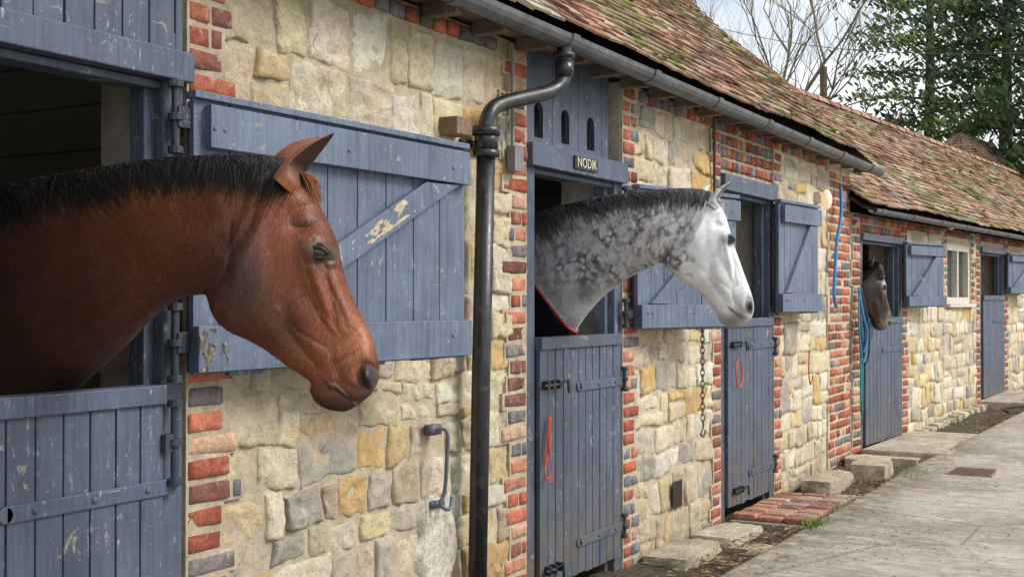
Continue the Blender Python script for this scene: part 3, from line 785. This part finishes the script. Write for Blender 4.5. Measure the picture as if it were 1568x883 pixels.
        for sg,rad,hh in ((1,.0058,.0150),(-1,.0045,.0135)):
            pts=[];rads=[]
            for a in range(N_+1):
                u=-1+2*a/N_; w=1-abs(u)**2.2
                pts.append(c+axx*(u*.031)+axy*(sg*hh*w)+L*(.0085+.0100*w**.8)); rads.append(rad*(.45+.55*w))
            lb.tube(pts,rads,8,lid)
            pts=[c+axx*(-1+2*a/N_)*.038+axy*(sg*(hh+.0095)*(1-abs(-1+2*a/N_)**2))+L*(.003+.0075*(1-abs(-1+2*a/N_)**2)) for a in range(N_+1)]
            lb.tube(pts,[rad*.8*(.2+.8*(1-abs(-1+2*a/N_)**2)) for a in range(N_+1)],8,eyecol)
    eb.obj("eyes",MAT['eye'],root,smooth=True); lb.obj("eyelids",mat,root,smooth=True)
    er=MB()
    for (b_,tip,Z,dl,wid,O,cin,cout) in ears:
        A0=W(b_[0],b_[1],Z)+latv(0)*dl; A1=W(tip[0],tip[1],Z)+latv(0)*dl*1.05; ax=(A1-A0); Ln=ax.length; ax.normalize()
        O=Vector(O); O=RT*O.x+UP*O.y+latv(0)*O.z; O=(O-ax*O.dot(ax)).normalized(); S=ax.cross(O); nr,nn=34,32; vv=[];cc=[]
        for a in range(nr):
            t=a/(nr-1); pr=[(0,.95),(.15,1.0),(.3,.98),(.5,.84),(.68,.62),(.82,.40),(.93,.18),(1,.02)]
            for m_ in range(len(pr)-1):
                if pr[m_][0]<=t<=pr[m_+1][0]:
                    ff=(t-pr[m_][0])/(pr[m_+1][0]-pr[m_][0]); w=pr[m_][1]*(1-ff)+pr[m_+1][1]*ff; break
            bend=O*(.04*Ln*(t**2)-.04*Ln*math.sin(math.pi*t))
            for b in range(nn):
                th=2*math.pi*b/nn; co_,si=math.cos(th),math.sin(th); oc=co_*wid*.80*w
                if co_>0: 
                    dep=min(1,max(0,(t-.14)/.2)); oc=oc*(1-dep)+(-co_*wid*.5*w+ .02*wid)*dep
                vv.append(A0+ax*(t*Ln)+S*(si*wid*w)+O*oc+bend)
                cc.append(mix(cout,cin,min(1,max(0,co_*3))*min(1,max(0,(t-.1)/.2))) if t<.93 else mix(cout,(.01,.008,.008),.7))
        er.add(vv,[(a*nn+b,a*nn+(b+1)%nn,(a+1)*nn+(b+1)%nn,(a+1)*nn+b) for a in range(nr-1) for b in range(nn)],cc)
    er.obj("ears",mat,root,smooth=True)
    mn=MB()
    t0,t1,cnt,vlen,lift,rad,mc=mane
    for k in range(cnt):
        ti=U_(t0,t1)*(NS-1)
        cl=noise.noise(Vector((ti*60/NS,0,1)))+.5*noise.noise(Vector((ti*170/NS,4,1)))
        j0=U_(-.22,.30); jl=(U_(.4,1.1)+.3*cl)*vlen; dr=(U_(-3,7)+9*cl)*NS/250; pts=[];rads=[]; seg=7
        li=lift*U_(.2,1.2)
        for s in range(seg):
            f=s/(seg-1); jj=(j0+jl*f)/(2*math.pi)*NV; ii=min(NS-2,max(0,ti+dr*f+1.5*math.sin(f*3+k)*NS/300))
            i0=int(ii); fi=ii-i0; j1=int(math.floor(jj)); fj=jj-j1
            P=(G[i0][j1%NV]*(1-fj)+G[i0][(j1+1)%NV]*fj)*(1-fi)+(G[i0+1][j1%NV]*(1-fj)+G[i0+1][(j1+1)%NV]*fj)*fi
            o=(P-cc_[i0]).normalized()
            pts.append(P+o*(li*math.sin(math.pi*min(1,.3+f*.7))+.0025)+Vector((U_(-.001,.001),U_(-.001,.001),U_(-.001,.001)))); rads.append(rad*(1-f*.85)*U_(.8,1.2))
        mn.tube(pts,rads,4,jc(random.choice(mc),.3),cap=False)
    if fore:
        (a0,a1,Z,cnt,fc,rad2)=fore
        for k in range(cnt):
            dl=U_(-.045,.045); p0=W(a0[0]+U_(-8,4)*sc_,a0[1]+U_(-4,4)*sc_,Z)+latv(0)*dl; p1=W(a1[0]+U_(-14,3)*sc_,a1[1]+U_(-26,8)*sc_,Z)+latv(0)*(dl*1.3+U_(-.01,.01))
            mid=(p0+p1)/2+RT*.004+UP*.003
            mn.tube([p0,p0*.3+mid*.7,mid,mid*.4+p1*.6,p1],[rad2,rad2,rad2*.9,rad2*.6,rad2*.15],4,jc(fc,.3),cap=False)
    mn.obj("mane",MAT['hair'],root,smooth=True)
    return root
def col_bay(sx,sy,bx,by,t,q,l):
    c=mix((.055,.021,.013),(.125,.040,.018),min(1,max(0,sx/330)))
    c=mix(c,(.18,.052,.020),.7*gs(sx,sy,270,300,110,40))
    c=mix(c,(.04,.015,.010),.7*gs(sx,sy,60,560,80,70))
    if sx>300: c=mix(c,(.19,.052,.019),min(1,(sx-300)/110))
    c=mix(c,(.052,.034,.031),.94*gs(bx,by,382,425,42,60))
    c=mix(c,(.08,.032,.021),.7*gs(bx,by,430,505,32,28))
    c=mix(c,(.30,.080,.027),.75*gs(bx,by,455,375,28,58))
    c=mix(c,(.30,.085,.030),.65*gs(bx,by,520,470,24,60))  # highlight down the front of the face, put into the coat colour
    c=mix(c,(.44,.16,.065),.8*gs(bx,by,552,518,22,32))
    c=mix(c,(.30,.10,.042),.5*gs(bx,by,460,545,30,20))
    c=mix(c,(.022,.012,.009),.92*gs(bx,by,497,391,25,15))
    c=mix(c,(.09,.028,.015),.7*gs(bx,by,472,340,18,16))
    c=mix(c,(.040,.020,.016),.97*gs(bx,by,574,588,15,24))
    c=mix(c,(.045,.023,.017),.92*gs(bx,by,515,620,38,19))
    c=mix(c,(.003,.002,.002),min(1,1.6*gs(bx,by,567,573,6.5,14)))
    a=math.radians(-52); dx,dy=bx-528,by-597; u=dx*math.cos(a)+dy*math.sin(a); v=-dx*math.sin(a)+dy*math.cos(a)
    c=mix(c,(.012,.007,.006),.85*math.exp(-.5*((u/3)**2+(v/22)**4)))
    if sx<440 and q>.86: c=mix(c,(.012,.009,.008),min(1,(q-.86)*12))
    return (*c,0)
keysB=[(-330,360,-260,900,4.85,.26,-20,.1),(-220,350,-150,860,4.55,.25,-20,.15),(-120,322,-50,770,4.25,.20,-20,.25),(-40,303,45,660,4.08,.165,-19,.35),(20,290,125,586,3.93,.14,-18,.42),(100,273,180,538,3.82,.12,-16,.45),(180,260,224,492,3.72,.105,-13,.45),
 (250,250,262,463,3.63,.095,-10,.42),(310,247,292,452,3.56,.09,-7,.38),(360,246,313,450,3.51,.085,-4,.3),(410,248,320,456,3.48,.085,-2,.18),(447,258,321,462,3.46,.088,0,.05),
 (474,284,324,473,3.45,.092,0,-.05),(490,316,329,484,3.45,.094,0,-.15),(505,346,338,496,3.45,.094,0,-.22),(517,376,354,508,3.45,.092,0,-.25),(524,409,376,518,3.45,.084,0,-.25),(532,439,400,530,3.45,.074,0,-.25),
 (544,466,423,546,3.45,.065,0,-.25),(557,491,445,562,3.45,.057,0,-.2),(568,515,463,574,3.45,.053,0,-.1),(575,538,476,584,3.45,.053,0,0),(580,558,477,598,3.45,.054,0,0),(581,574,484,613,3.45,.053,0,0),(576,591,500,624,3.45,.048,0,0),(566,604,522,628,3.45,.036,0,0),(556,613,540,624,3.45,.010,0,0)]
EO=(.25,.078,.032); EI=(.07,.032,.022)
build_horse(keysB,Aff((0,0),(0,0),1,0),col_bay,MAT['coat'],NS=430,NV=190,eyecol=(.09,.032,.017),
  mane=(.14,.43,5600,.88,.013,.0019,[(.012,.010,.010),(.006,.005,.006),(.028,.020,.016)]),
  ears=[((441,288),(514,206),3.45,.062,.045,(.75,.35,.15),EI,EO),((418,256),(482,203),3.45,-.055,.038,(.75,.3,-.2),EI,EO)],
  fore=((470,268),(490,308),3.45,150,(.26,.10,.04),.0014),fur=95000)
affG=Aff((470,285),(1103,312),.531,3.1)
def col_grey(sx,sy,bx,by,t,q,l):
    c=(.70,.70,.71)
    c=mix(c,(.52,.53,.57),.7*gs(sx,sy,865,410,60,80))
    dap=.22+1.2*gs(sx,sy,945,392,75,36)+.9*gs(sx,sy,1005,355,26,26)+.4*gs(sx,sy,1040,380,18,26)
    if sx>1060: dap*=.12
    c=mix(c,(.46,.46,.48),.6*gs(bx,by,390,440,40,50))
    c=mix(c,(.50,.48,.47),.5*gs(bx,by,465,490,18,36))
    c=mix(c,(.05,.05,.055),.85*gs(bx,by,497,391,22,13))
    c=mix(c,(.32,.29,.28),.8*gs(bx,by,562,585,26,28))
    c=mix(c,(.14,.13,.13),.8*gs(bx,by,520,620,36,16))
    c=mix(c,(.015,.012,.012),min(1,1.4*gs(bx,by,567,573,6,12)))
    a=math.radians(-52); dx,dy=bx-528,by-597; u=dx*math.cos(a)+dy*math.sin(a); v=-dx*math.sin(a)+dy*math.cos(a)
    c=mix(c,(.06,.05,.05),.8*math.exp(-.5*((u/3.5)**2+(v/22)**4)))
    if sx<1080 and q>.86: c=mix(c,(.05,.048,.055),min(1,(q-.86)*12)); 
    if blk(sx,sy)>0: c=(.010,.011,.020); dap=0
    return (*c,min(1,dap))
def blk(sx,sy):
    if sx>910 or sy<395: return -9
    return ((822+max(0,sy-425)**.93*.98)-sx)*.78
keysG=[(700,380,760,780,7.9,.26,-24,.1),(740,352,805,670,7.5,.22,-24,.2),(785,338,845,580,7.2,.18,-22,.3),(830,327,880,508,7.0,.145,-20,.4),(880,313,915,462,6.85,.12,-17,.45),(930,304,950,434,6.7,.105,-13,.45),(980,298,978,417,6.56,.095,-9,.4),(1020,294,1000,407,6.45,.09,-5,.3),
 (1055,293,1012,403,6.38,.088,-2,.2),(1083,297,1018,404,6.33,.088,0,.05),(1101,310,1020,408,6.3,.092,0,-.05),(1110,328,1027,416,6.3,.094,0,-.15),(1116,349,1039,426,6.3,.094,0,-.22),(1122,371,1053,435,6.3,.088,0,-.25),(1129,391,1067,445,6.3,.078,0,-.25),(1136,411,1079,456,6.3,.068,0,-.25),
 (1143,429,1089,466,6.3,.059,0,-.2),(1149,446,1097,476,6.3,.054,0,-.1),(1153,460,1100,487,6.3,.054,0,0),(1154,473,1106,496,6.3,.052,0,0),(1151,485,1118,500,6.3,.042,0,0),(1145,493,1130,500,6.3,.014,0,0)]
GO=(.60,.59,.60); GI=(.34,.31,.31)
build_horse(keysG,affG,col_grey,MAT['coatg'],NS=300,NV=120,eyecol=(.25,.25,.26),lid=(.03,.03,.03),blanket=blk,
  mane=(.10,.42,3600,.88,.012,.0028,[(.05,.048,.055),(.09,.085,.09),(.03,.03,.035),(.17,.165,.17)]),
  ears=[((1087,319),(1118,277),6.3,.058,.042,(.75,.35,.15),GI,GO),((1075,304),(1090,279),6.3,-.055,.036,(.75,.3,-.2),GI,GO)],
  fore=((1100,306),(1108,326),6.3,80,(.50,.49,.49),.0022))
affD=Aff((470,285),(1348,412),.270,9.7)
def col_dark(sx,sy,bx,by,t,q,l):
    c=(.034,.018,.013); c=mix(c,(.07,.032,.02),.6*gs(bx,by,500,450,40,60))
    c=mix(c,(.55,.50,.45),.95*gs(bx,by,503,372,15,21)); c=mix(c,(.42,.29,.23),.9*gs(bx,by,558,585,26,26))
    c=mix(c,(.01,.006,.006),gs(bx,by,568,573,7,13)); return (*c,0)
hk=[]
for k in keysB[11:]:
    a=affD.fwd(k[0],k[1]); b=affD.fwd(k[2],k[3]); hk.append((a[0],a[1],b[0],b[1],12.35,k[5],k[6],k[7]))
keysD=[(1258,430,1270,570,14.4,.24,-15,.1),(1282,418,1288,530,13.9,.18,-12,.2),(1303,410,1296,495,13.3,.13,-10,.3),(1320,405,1304,472,12.8,.10,-5,.3)]+hk
build_horse(keysD,affD,col_dark,MAT['coat'],NS=150,NV=50,eyecol=(.05,.025,.018),mane=(.05,.33,400,.9,.015,.006,[(.01,.009,.009)]),
  ears=[((1343,412),(1354,394),12.35,.06,.042,(.75,-.4,.5),(.015,.01,.01),(.05,.025,.018)),((1336,409),(1341,392),12.35,-.06,.04,(.75,-.4,-.3),(.015,.01,.01),(.05,.025,.018))],
  fore=((1346,407),(1354,423),12.35,30,(.02,.015,.012),.004))
# ---------------------------------------------------------------- small things
def single(name,fn,mat='plain',bevel=0,smooth=True):
    a=MB(); fn(a); return a.obj(name,MAT[mat],None,bevel,smooth)
def f(a): a.box(5.95,6.24,-.066,-.056,2.215,2.285,(.02,.02,.02))
single("name_plate",f,smooth=False)
tx=bpy.data.curves.new("name_lettering",'FONT'); tx.body="NODIK"; tx.size=.075; tx.extrude=.001; tx.align_x='CENTER'; tx.align_y='CENTER'
to=bpy.data.objects.new("name_lettering",tx); sc.collection.objects.link(to); to.location=(6.095,-.0685,2.25); to.rotation_euler=(math.radians(90),0,0); tx.materials.append(MAT['cream'])
to.parent=bpy.data.objects["name_plate"]
def f(a):
    a.tube(smooth_path([(4.58,-.05,.93),(4.61,-.10,.92),(4.61,-.10,.80),(4.61,-.09,.66),(4.59,-.08,.60),(4.63,-.10,.575),(4.67,-.09,.62)]),.009,8,(.10,.11,.14)); a.box(4.55,4.63,-.06,-.02,.905,.95,(.10,.11,.14)); a.box(4.57,4.67,-.05,-.02,.58,.61,(.10,.11,.14))
single("wall_hook",f)
def f(a):
    z=1.34
    for k in range(17):
        r=.017; pts=[]
        for j in range(10):
            an=2*math.pi*j/10; h=r*1.5*math.sin(an); w=r*.75*math.cos(an)
            pts.append((7.70+(w if k%2 else 0),-.13+(0 if k%2 else w),z-.02+h))
        a.tube(pts,.004,6,(.08,.06,.05),closed=True); z-=.037
    a.tube(smooth_path([(7.70,-.13,z),(7.71,-.13,z-.05),(7.67,-.13,z-.09),(7.72,-.13,z-.11),(7.75,-.13,z-.07)]),.007,6,(.10,.06,.04))
single("hanging_chain",f,'paint_attr')
def f(a):
    for k in range(3): a.tube(smooth_path([(5.66+.01*k,-.06,.90),(5.63+.01*k,-.07,.78),(5.66,-.075,.62-.02*k),(5.60,-.07,.60),(5.62+.02*k,-.06,.75),(5.68,-.06,.9)]),.003,5,(.55,.09,.03))
single("baler_twine",f)
def f(a): a.tube(smooth_path([(8.60,-.06,1.08),(8.54,-.07,1.0),(8.56,-.07,.90),(8.64,-.07,.88),(8.68,-.07,.98),(8.63,-.06,1.07)]),.006,6,(.6,.10,.04))
single("baler_twine",f)
def f(a): a.tube(smooth_path([(10.45,-.06,1.08),(10.43,-.06,.9),(10.48,-.06,.78),(10.52,-.07,.85)]),.006,6,(.5,.05,.04))
single("baler_twine",f)
def f(a):
    a.tube(smooth_path([(11.42,-.08,2.55),(11.36,-.10,2.3),(11.25,-.09,2.05),(11.18,-.09,1.8),(11.14,-.09,1.55),(11.18,-.10,1.44)]),.016,8,(.03,.20,.48))
single("blue_hose",f)
def f(a):
    for k in range(5):
        o=U_(-.03,.03); a.tube(smooth_path([M2@Vector((.10+o,-.08,1.62)),M2@Vector((.14+o*2,-.12,1.35)),M2@Vector((.20+o,-.13,1.1+U_(-.1,.1))),M2@Vector((.10+o,-.12,.95+U_(-.1,.1))),M2@Vector((.02+o,-.11,1.2)),M2@Vector((.08,-.08,1.6))]),.010,6,random.choice([(.02,.13,.36),(.03,.2,.35),(.02,.04,.10),(.015,.02,.05)]))
    for k in range(3): a.tube(smooth_path([M2@Vector((.05+.03*k,-.1,1.3)),M2@Vector((.03+.03*k,-.11,.9)),M2@Vector((.06+.02*k,-.1,.5-.1*k))]),.009,6,random.choice([(.02,.13,.3),(.03,.25,.2),(.02,.04,.08)]))
single("lead_ropes",f)
def f(a):
    pts=[];
    for k in range(40):
        t=k/39; x=15.6+t*3.6; pts.append((x,-.68-.08*(x-12)+.12*math.sin(t*17),gz(x)+.03))
    a.tube(pts,.016,6,(.01,.01,.012)); 
    a.tube([(x,-.80-.085*(x-12)+.08*math.sin(x*5),gz(x)+.045) for x in [17.4+.1*k for k in range(24)]],.02,6,(.02,.12,.5))
single("garden_hose",f)
lm=empty("wall_lamp")
a=MB(); a.box(10.78,10.86,-.06,.0,2.36,2.46,(.5,.48,.42)); a.obj("bracket",MAT['plain'],lm)
t=NT("lamp_glow"); t.b.inputs['Emission Color'].default_value=(1,.70,.42,1); t.b.inputs['Emission Strength'].default_value=.45; MAT['glow']=t.out((.75,.62,.45),.4)
a=MB(); a.ball((10.82,-.11,2.39),(.055,.05,.09)); a.obj("bulb",MAT['glow'],lm,smooth=True)
# gnawed end of the shutter's bottom rail: only ragged patches stand proud of the paint
a=MB(); nx,nz=34,34; vs=[];cs=[];ok=[]
for j in range(nz+1):
    for i in range(nx+1):
        u=i/nx;v=j/nz; x=.002+u*.15; z=1.262+v*.145
        rg=noise.noise(Vector((u*4.5,v*3.5,1.3)))+.6*noise.noise(Vector((u*13,v*9,2)))+.55-u*1.15-abs(v-.5)*.5
        nn_=noise.noise(Vector((x*70,z*24,4))); y=-.0645-.006*max(0,min(1,rg*3))*(.5+nn_)
        vs.append((x,y,z)); ok.append(rg>0); g=.45+nn_; cs.append(mix((.05,.042,.038),(.30,.25,.20),max(0,min(1,g))))
w_=nx+1
fs=[q for q in ((j*w_+i,j*w_+i+1,(j+1)*w_+i+1,(j+1)*w_+i) for j in range(nz) for i in range(nx)) if all(ok[k] for k in q)]
a.add(vs,fs,cs,S1); a.obj("gnawed_rail_end",MAT['wood'],bld,smooth=True)
# bare timber where the brace paint has flaked off
a=MB(); nx,nz=46,18; vs=[];cs=[];ok=[]
for j in range(nz+1):
    for i in range(nx+1):
        u=i/nx;v=j/nz; x=.66+u*.34; z=1.742+(x-.80)*.600+v*.078
        rg=noise.noise(Vector((u*7,v*2.2,8.4)))+.5*noise.noise(Vector((u*20,v*6,3)))+.12-abs(u-.5)*.7-abs(v-.6)*.4
        vs.append((x,-.0588,z)); ok.append(rg>0); cs.append(jc((.50,.41,.28),.15))
w_=nx+1
fs=[q for q in ((j*w_+i,j*w_+i+1,(j+1)*w_+i+1,(j+1)*w_+i) for j in range(nz) for i in range(nx)) if all(ok[k] for k in q)]
if fs: a.add(vs,fs,cs,S1); a.obj("bare_timber_patch",MAT['wood'],bld)
def f(a):
    nx,nz=16,26; vs=[];cs=[]
    for j in range(nz+1):
        for i in range(nx+1):
            u=i/nx;v=j/nz; w=.5+.5*math.sin(v*3.1)+.25*noise.noise(Vector((v*5,1,0)))
            x=4.63+(u-.5)*.30*w+.05*noise.noise(Vector((u*3,v*4,3)))+.04*v; z=.08+v*.56+.04*noise.noise(Vector((u*4,v*4,7)))
            e=min(u,1-u,v,1-v); y=-.034-.006*noise.noise(Vector((u*6,v*9,0)))+(.05 if e==0 else 0)
            vs.append((x,y,z)); cs.append(jc((.50,.46,.38),.04))
    a.add(vs,[(j*(nx+1)+i,j*(nx+1)+i+1,(j+1)*(nx+1)+i+1,(j+1)*(nx+1)+i) for j in range(nz) for i in range(nx)],cs)
single("cement_patch",f,'slab')
def f(a): a.box(7.42,7.58,-.034,-.030,.16,.33,(.02,.015,.01))  # flat near-black plate; the shade inside the hole is put into its colour
single("wall_vent_hole_shade",f,smooth=False)
# ---------------------------------------------------------------- background
def tree(name,px,Z,height,cw,leafc,nl,seed,per=34,droop=.25,ls=.16,base=.12):
    random.seed(seed); root=empty(name); b=W(px,460,Z); b.z=-.3; tr=MB(); lv=MB()
    top=b+Vector((U_(-.4,.4),U_(-.4,.4),height))
    tr.tube([b,b+(top-b)*.3+Vector((.1,.1,0)),b+(top-b)*.65,top],[.30,.22,.13,.03],9,(.10,.08,.06))
    for k in range(nl):
        f=base+(1-base)*(k+R_())/nl; an=k*2.4+U_(-.4,.4); L=cw*(math.sin(math.pi*min(1,(.22+.78*f)))**.7)*U_(.45,1.2)
        o=b+(top-b)*f; d=Vector((math.cos(an),math.sin(an),U_(.0,.45)))
        pts=[o+d*(L*s)+Vector((0,0,-droop*L*s*s)) for s in (0,.33,.66,1)]
        tr.tube(pts,[.07*(1-f*.6),.05*(1-f*.6),.03,.01],5,(.09,.07,.05))
        for s in range(7):
            t_=.15+.85*(s+R_())/7; c=o+d*(L*t_)+Vector((U_(-.4,.4),U_(-.4,.4),-droop*L*t_*t_+U_(-.25,.2)))
            shade=U_(.55,1.6); rr=U_(.22,.5)
            for m_ in range(per):
                q=c+Vector((random.gauss(0,rr),random.gauss(0,rr),random.gauss(0,rr*.45))); n=Vector((U_(-1,1),U_(-1,1),U_(-.4,1))).normalized()
                u=n.orthogonal().normalized(); v=n.cross(u); s_=ls*U_(.4,1.1)
                lv.add([q-u*s_,q-v*s_*.35,q+u*s_,q+v*s_*.35],[(0,1,2,3)],tuple(min(1,x*shade*U_(.8,1.2)) for x in leafc))
    tr.obj("trunk_and_limbs",MAT['bark'],root,smooth=True); lv.obj("foliage",MAT['leaf'],root)
tree("conifer_tree",1428,38,14.5,3.8,(.105,.165,.050),66,3,per=26)
tree("conifer_tree",1545,33,13,2.9,(.060,.105,.038),66,11,per=30)
tree("conifer_tree",1690,30,12,3.0,(.05,.09,.03),40,12,per=24)
def bare(name,px,Z,h,r,seed,lean=0):
    random.seed(seed); a=MB(); b=W(px,460,Z); b.z=-.3
    def br(p,d,L,r,dep):
        pts=[p]; n=4; q=p.copy(); dd=d.copy()
        for k in range(n):
            dd=(dd+Vector((U_(-.18,.18),U_(-.18,.18),U_(-.02,.14)))).normalized(); q=q+dd*(L/n); pts.append(q.copy())
        a.tube(pts,[r*(1-.45*i/n) for i in range(n+1)],6 if dep<3 else 4,jc((.22,.19,.13),.15),cap=False)
        if dep<6:
            for k in range(3 if dep<5 else 2):
                i=random.choice([2,3,4,4]); nd=(dd+Vector((U_(-.9,.9),U_(-.9,.9),U_(-.1,.6)))).normalized(); br(pts[i],nd,L*U_(.55,.8),r*U_(.42,.6),dep+1)
    br(b,Vector((lean,0,1)).normalized(),h*.42,r,0)
    a.obj(name,MAT['bark'],None,smooth=True)
bare("bare_tree",1183,34,11.5,.16,21); bare("bare_tree",1120,36,13,.15,8,.1)
def f(a):
    for k in range(9000):
        px=U_(1150,1640); Z=U_(40,48); p_=W(px,460,Z); hh=5.2+1.2*noise.noise(Vector((px*.02,0,0)))+.6*noise.noise(Vector((px*.08,0,3)))
        p_.z=hh*R_()**.35; n=Vector((U_(-1,1),U_(-1,1),U_(-.4,1))).normalized(); u=n.orthogonal().normalized(); v=n.cross(u); s_=U_(.12,.3)
        a.add([p_-u*s_,p_-v*s_*.5,p_+u*s_,p_+v*s_*.5],[(0,1,2,3)],jc(random.choice([(.07,.12,.03),(.10,.15,.04),(.05,.08,.02),(.16,.16,.05)]),.3))
single("hedge",f,'leaf',smooth=False)
pp=MB(); b=W(1262,460,30); pp.tube([(b.x,b.y,-.3),(b.x,b.y,7.2)],[.12,.09],10,(.14,.11,.08)); pp.obj("telegraph_pole",MAT['bark'])
ww=MB(); 
A=W(1050,30,45); B=W(1660,78,28)
ww.tube([A+(B-A)*(k/12)+Vector((0,0,-1.0*math.sin(math.pi*k/12)*.5)) for k in range(13)],.012,5,(.1,.1,.1)); ww.obj("overhead_wire",MAT['plain'])
fb=empty("barn"); a=MB()
c=W(1490,460,33); c.z=0
M3=Matrix.Translation(c)@Matrix.Rotation(-math.radians(8),4,'Z')
a.box(-3,3,-2,2,-.3,4.0,M=M3); a.obj("walls",MAT['mortar'],fb)
a=MB()
rows=22
for face in range(4):
    for r in range(rows):
        t0=r/rows;t1=(r+1.5)/rows; t1=min(1,t1)
        hx0,hy0=3.3*(1-t0)+1.0*t0,2.3*(1-t0); hx1,hy1=3.3*(1-t1)+1.0*t1,2.3*(1-t1); z0,z1=3.9+2.0*t0,3.9+2.0*t1
        C=[((-hx0,-hy0),(hx0,-hy0),(hx1,-hy1),(-hx1,-hy1)),((hx0,-hy0),(hx0,hy0),(hx1,hy1),(hx1,-hy1)),((hx0,hy0),(-hx0,hy0),(-hx1,hy1),(hx1,hy1)),((-hx0,hy0),(-hx0,-hy0),(-hx1,-hy1),(-hx1,hy1))][face]
        n=16
        for k in range(n):
            f0,f1=k/n,(k+1)/n
            L2=lambda P,Q,f:(P[0]*(1-f)+Q[0]*f,P[1]*(1-f)+Q[1]*f)
            p0=L2(C[0],C[1],f0);p1=L2(C[0],C[1],f1);p2=L2(C[3],C[2],f1);p3=L2(C[3],C[2],f0)
            a.add([(*p0,z0+.03),(*p1,z0+.03),(*p2,z1),(*p3,z1)],[(0,1,2,3)],jc(random.choice(TILE),.2),M3)
a.obj("hip_roof",MAT['tile'],fb)
# ---------------------------------------------------------------- light
SUN=Vector((.28,-.80,.72)).normalized()
sl=bpy.data.lights.new("sun",'SUN'); sl.energy=3.4; sl.angle=math.radians(24); sl.color=(1,.965,.90)
so_=bpy.data.objects.new("sun",sl); sc.collection.objects.link(so_); so_.rotation_euler=(-SUN).to_track_quat('-Z','Y').to_euler()
w=bpy.data.worlds.new("World"); sc.world=w; w.use_nodes=True; nt=w.node_tree; nd=nt.nodes; bg=nd["Background"]
sk=nd.new("ShaderNodeTexSky"); sk.sky_type='NISHITA'; sk.sun_disc=False; sk.sun_elevation=math.asin(SUN.z); sk.sun_rotation=math.atan2(SUN.x,SUN.y)
tc=nd.new("ShaderNodeTexCoord"); mp=nd.new("ShaderNodeMapping"); mp.inputs['Scale'].default_value=(1,1,2.6); nt.links.new(tc.outputs['Generated'],mp.inputs[0])
no=nd.new("ShaderNodeTexNoise"); no.inputs['Scale'].default_value=2.4; no.inputs['Detail'].default_value=8; no.inputs['Roughness'].default_value=.55; nt.links.new(mp.outputs[0],no.inputs['Vector'])
mr=nd.new("ShaderNodeMapRange"); mr.interpolation_type='SMOOTHSTEP'; mr.inputs[1].default_value=.38; mr.inputs[2].default_value=.62; mr.inputs[3].default_value=.34; mr.inputs[4].default_value=.96
nt.links.new(no.outputs['Fac'],mr.inputs[0])
mx=nd.new("ShaderNodeMix"); mx.data_type='RGBA'; nt.links.new(mr.outputs[0],mx.inputs[0]); nt.links.new(sk.outputs[0],mx.inputs[6]); mx.inputs[7].default_value=(8.4,8.6,8.8,1)
nt.links.new(mx.outputs[2],bg.inputs[0]); bg.inputs[1].default_value=.15
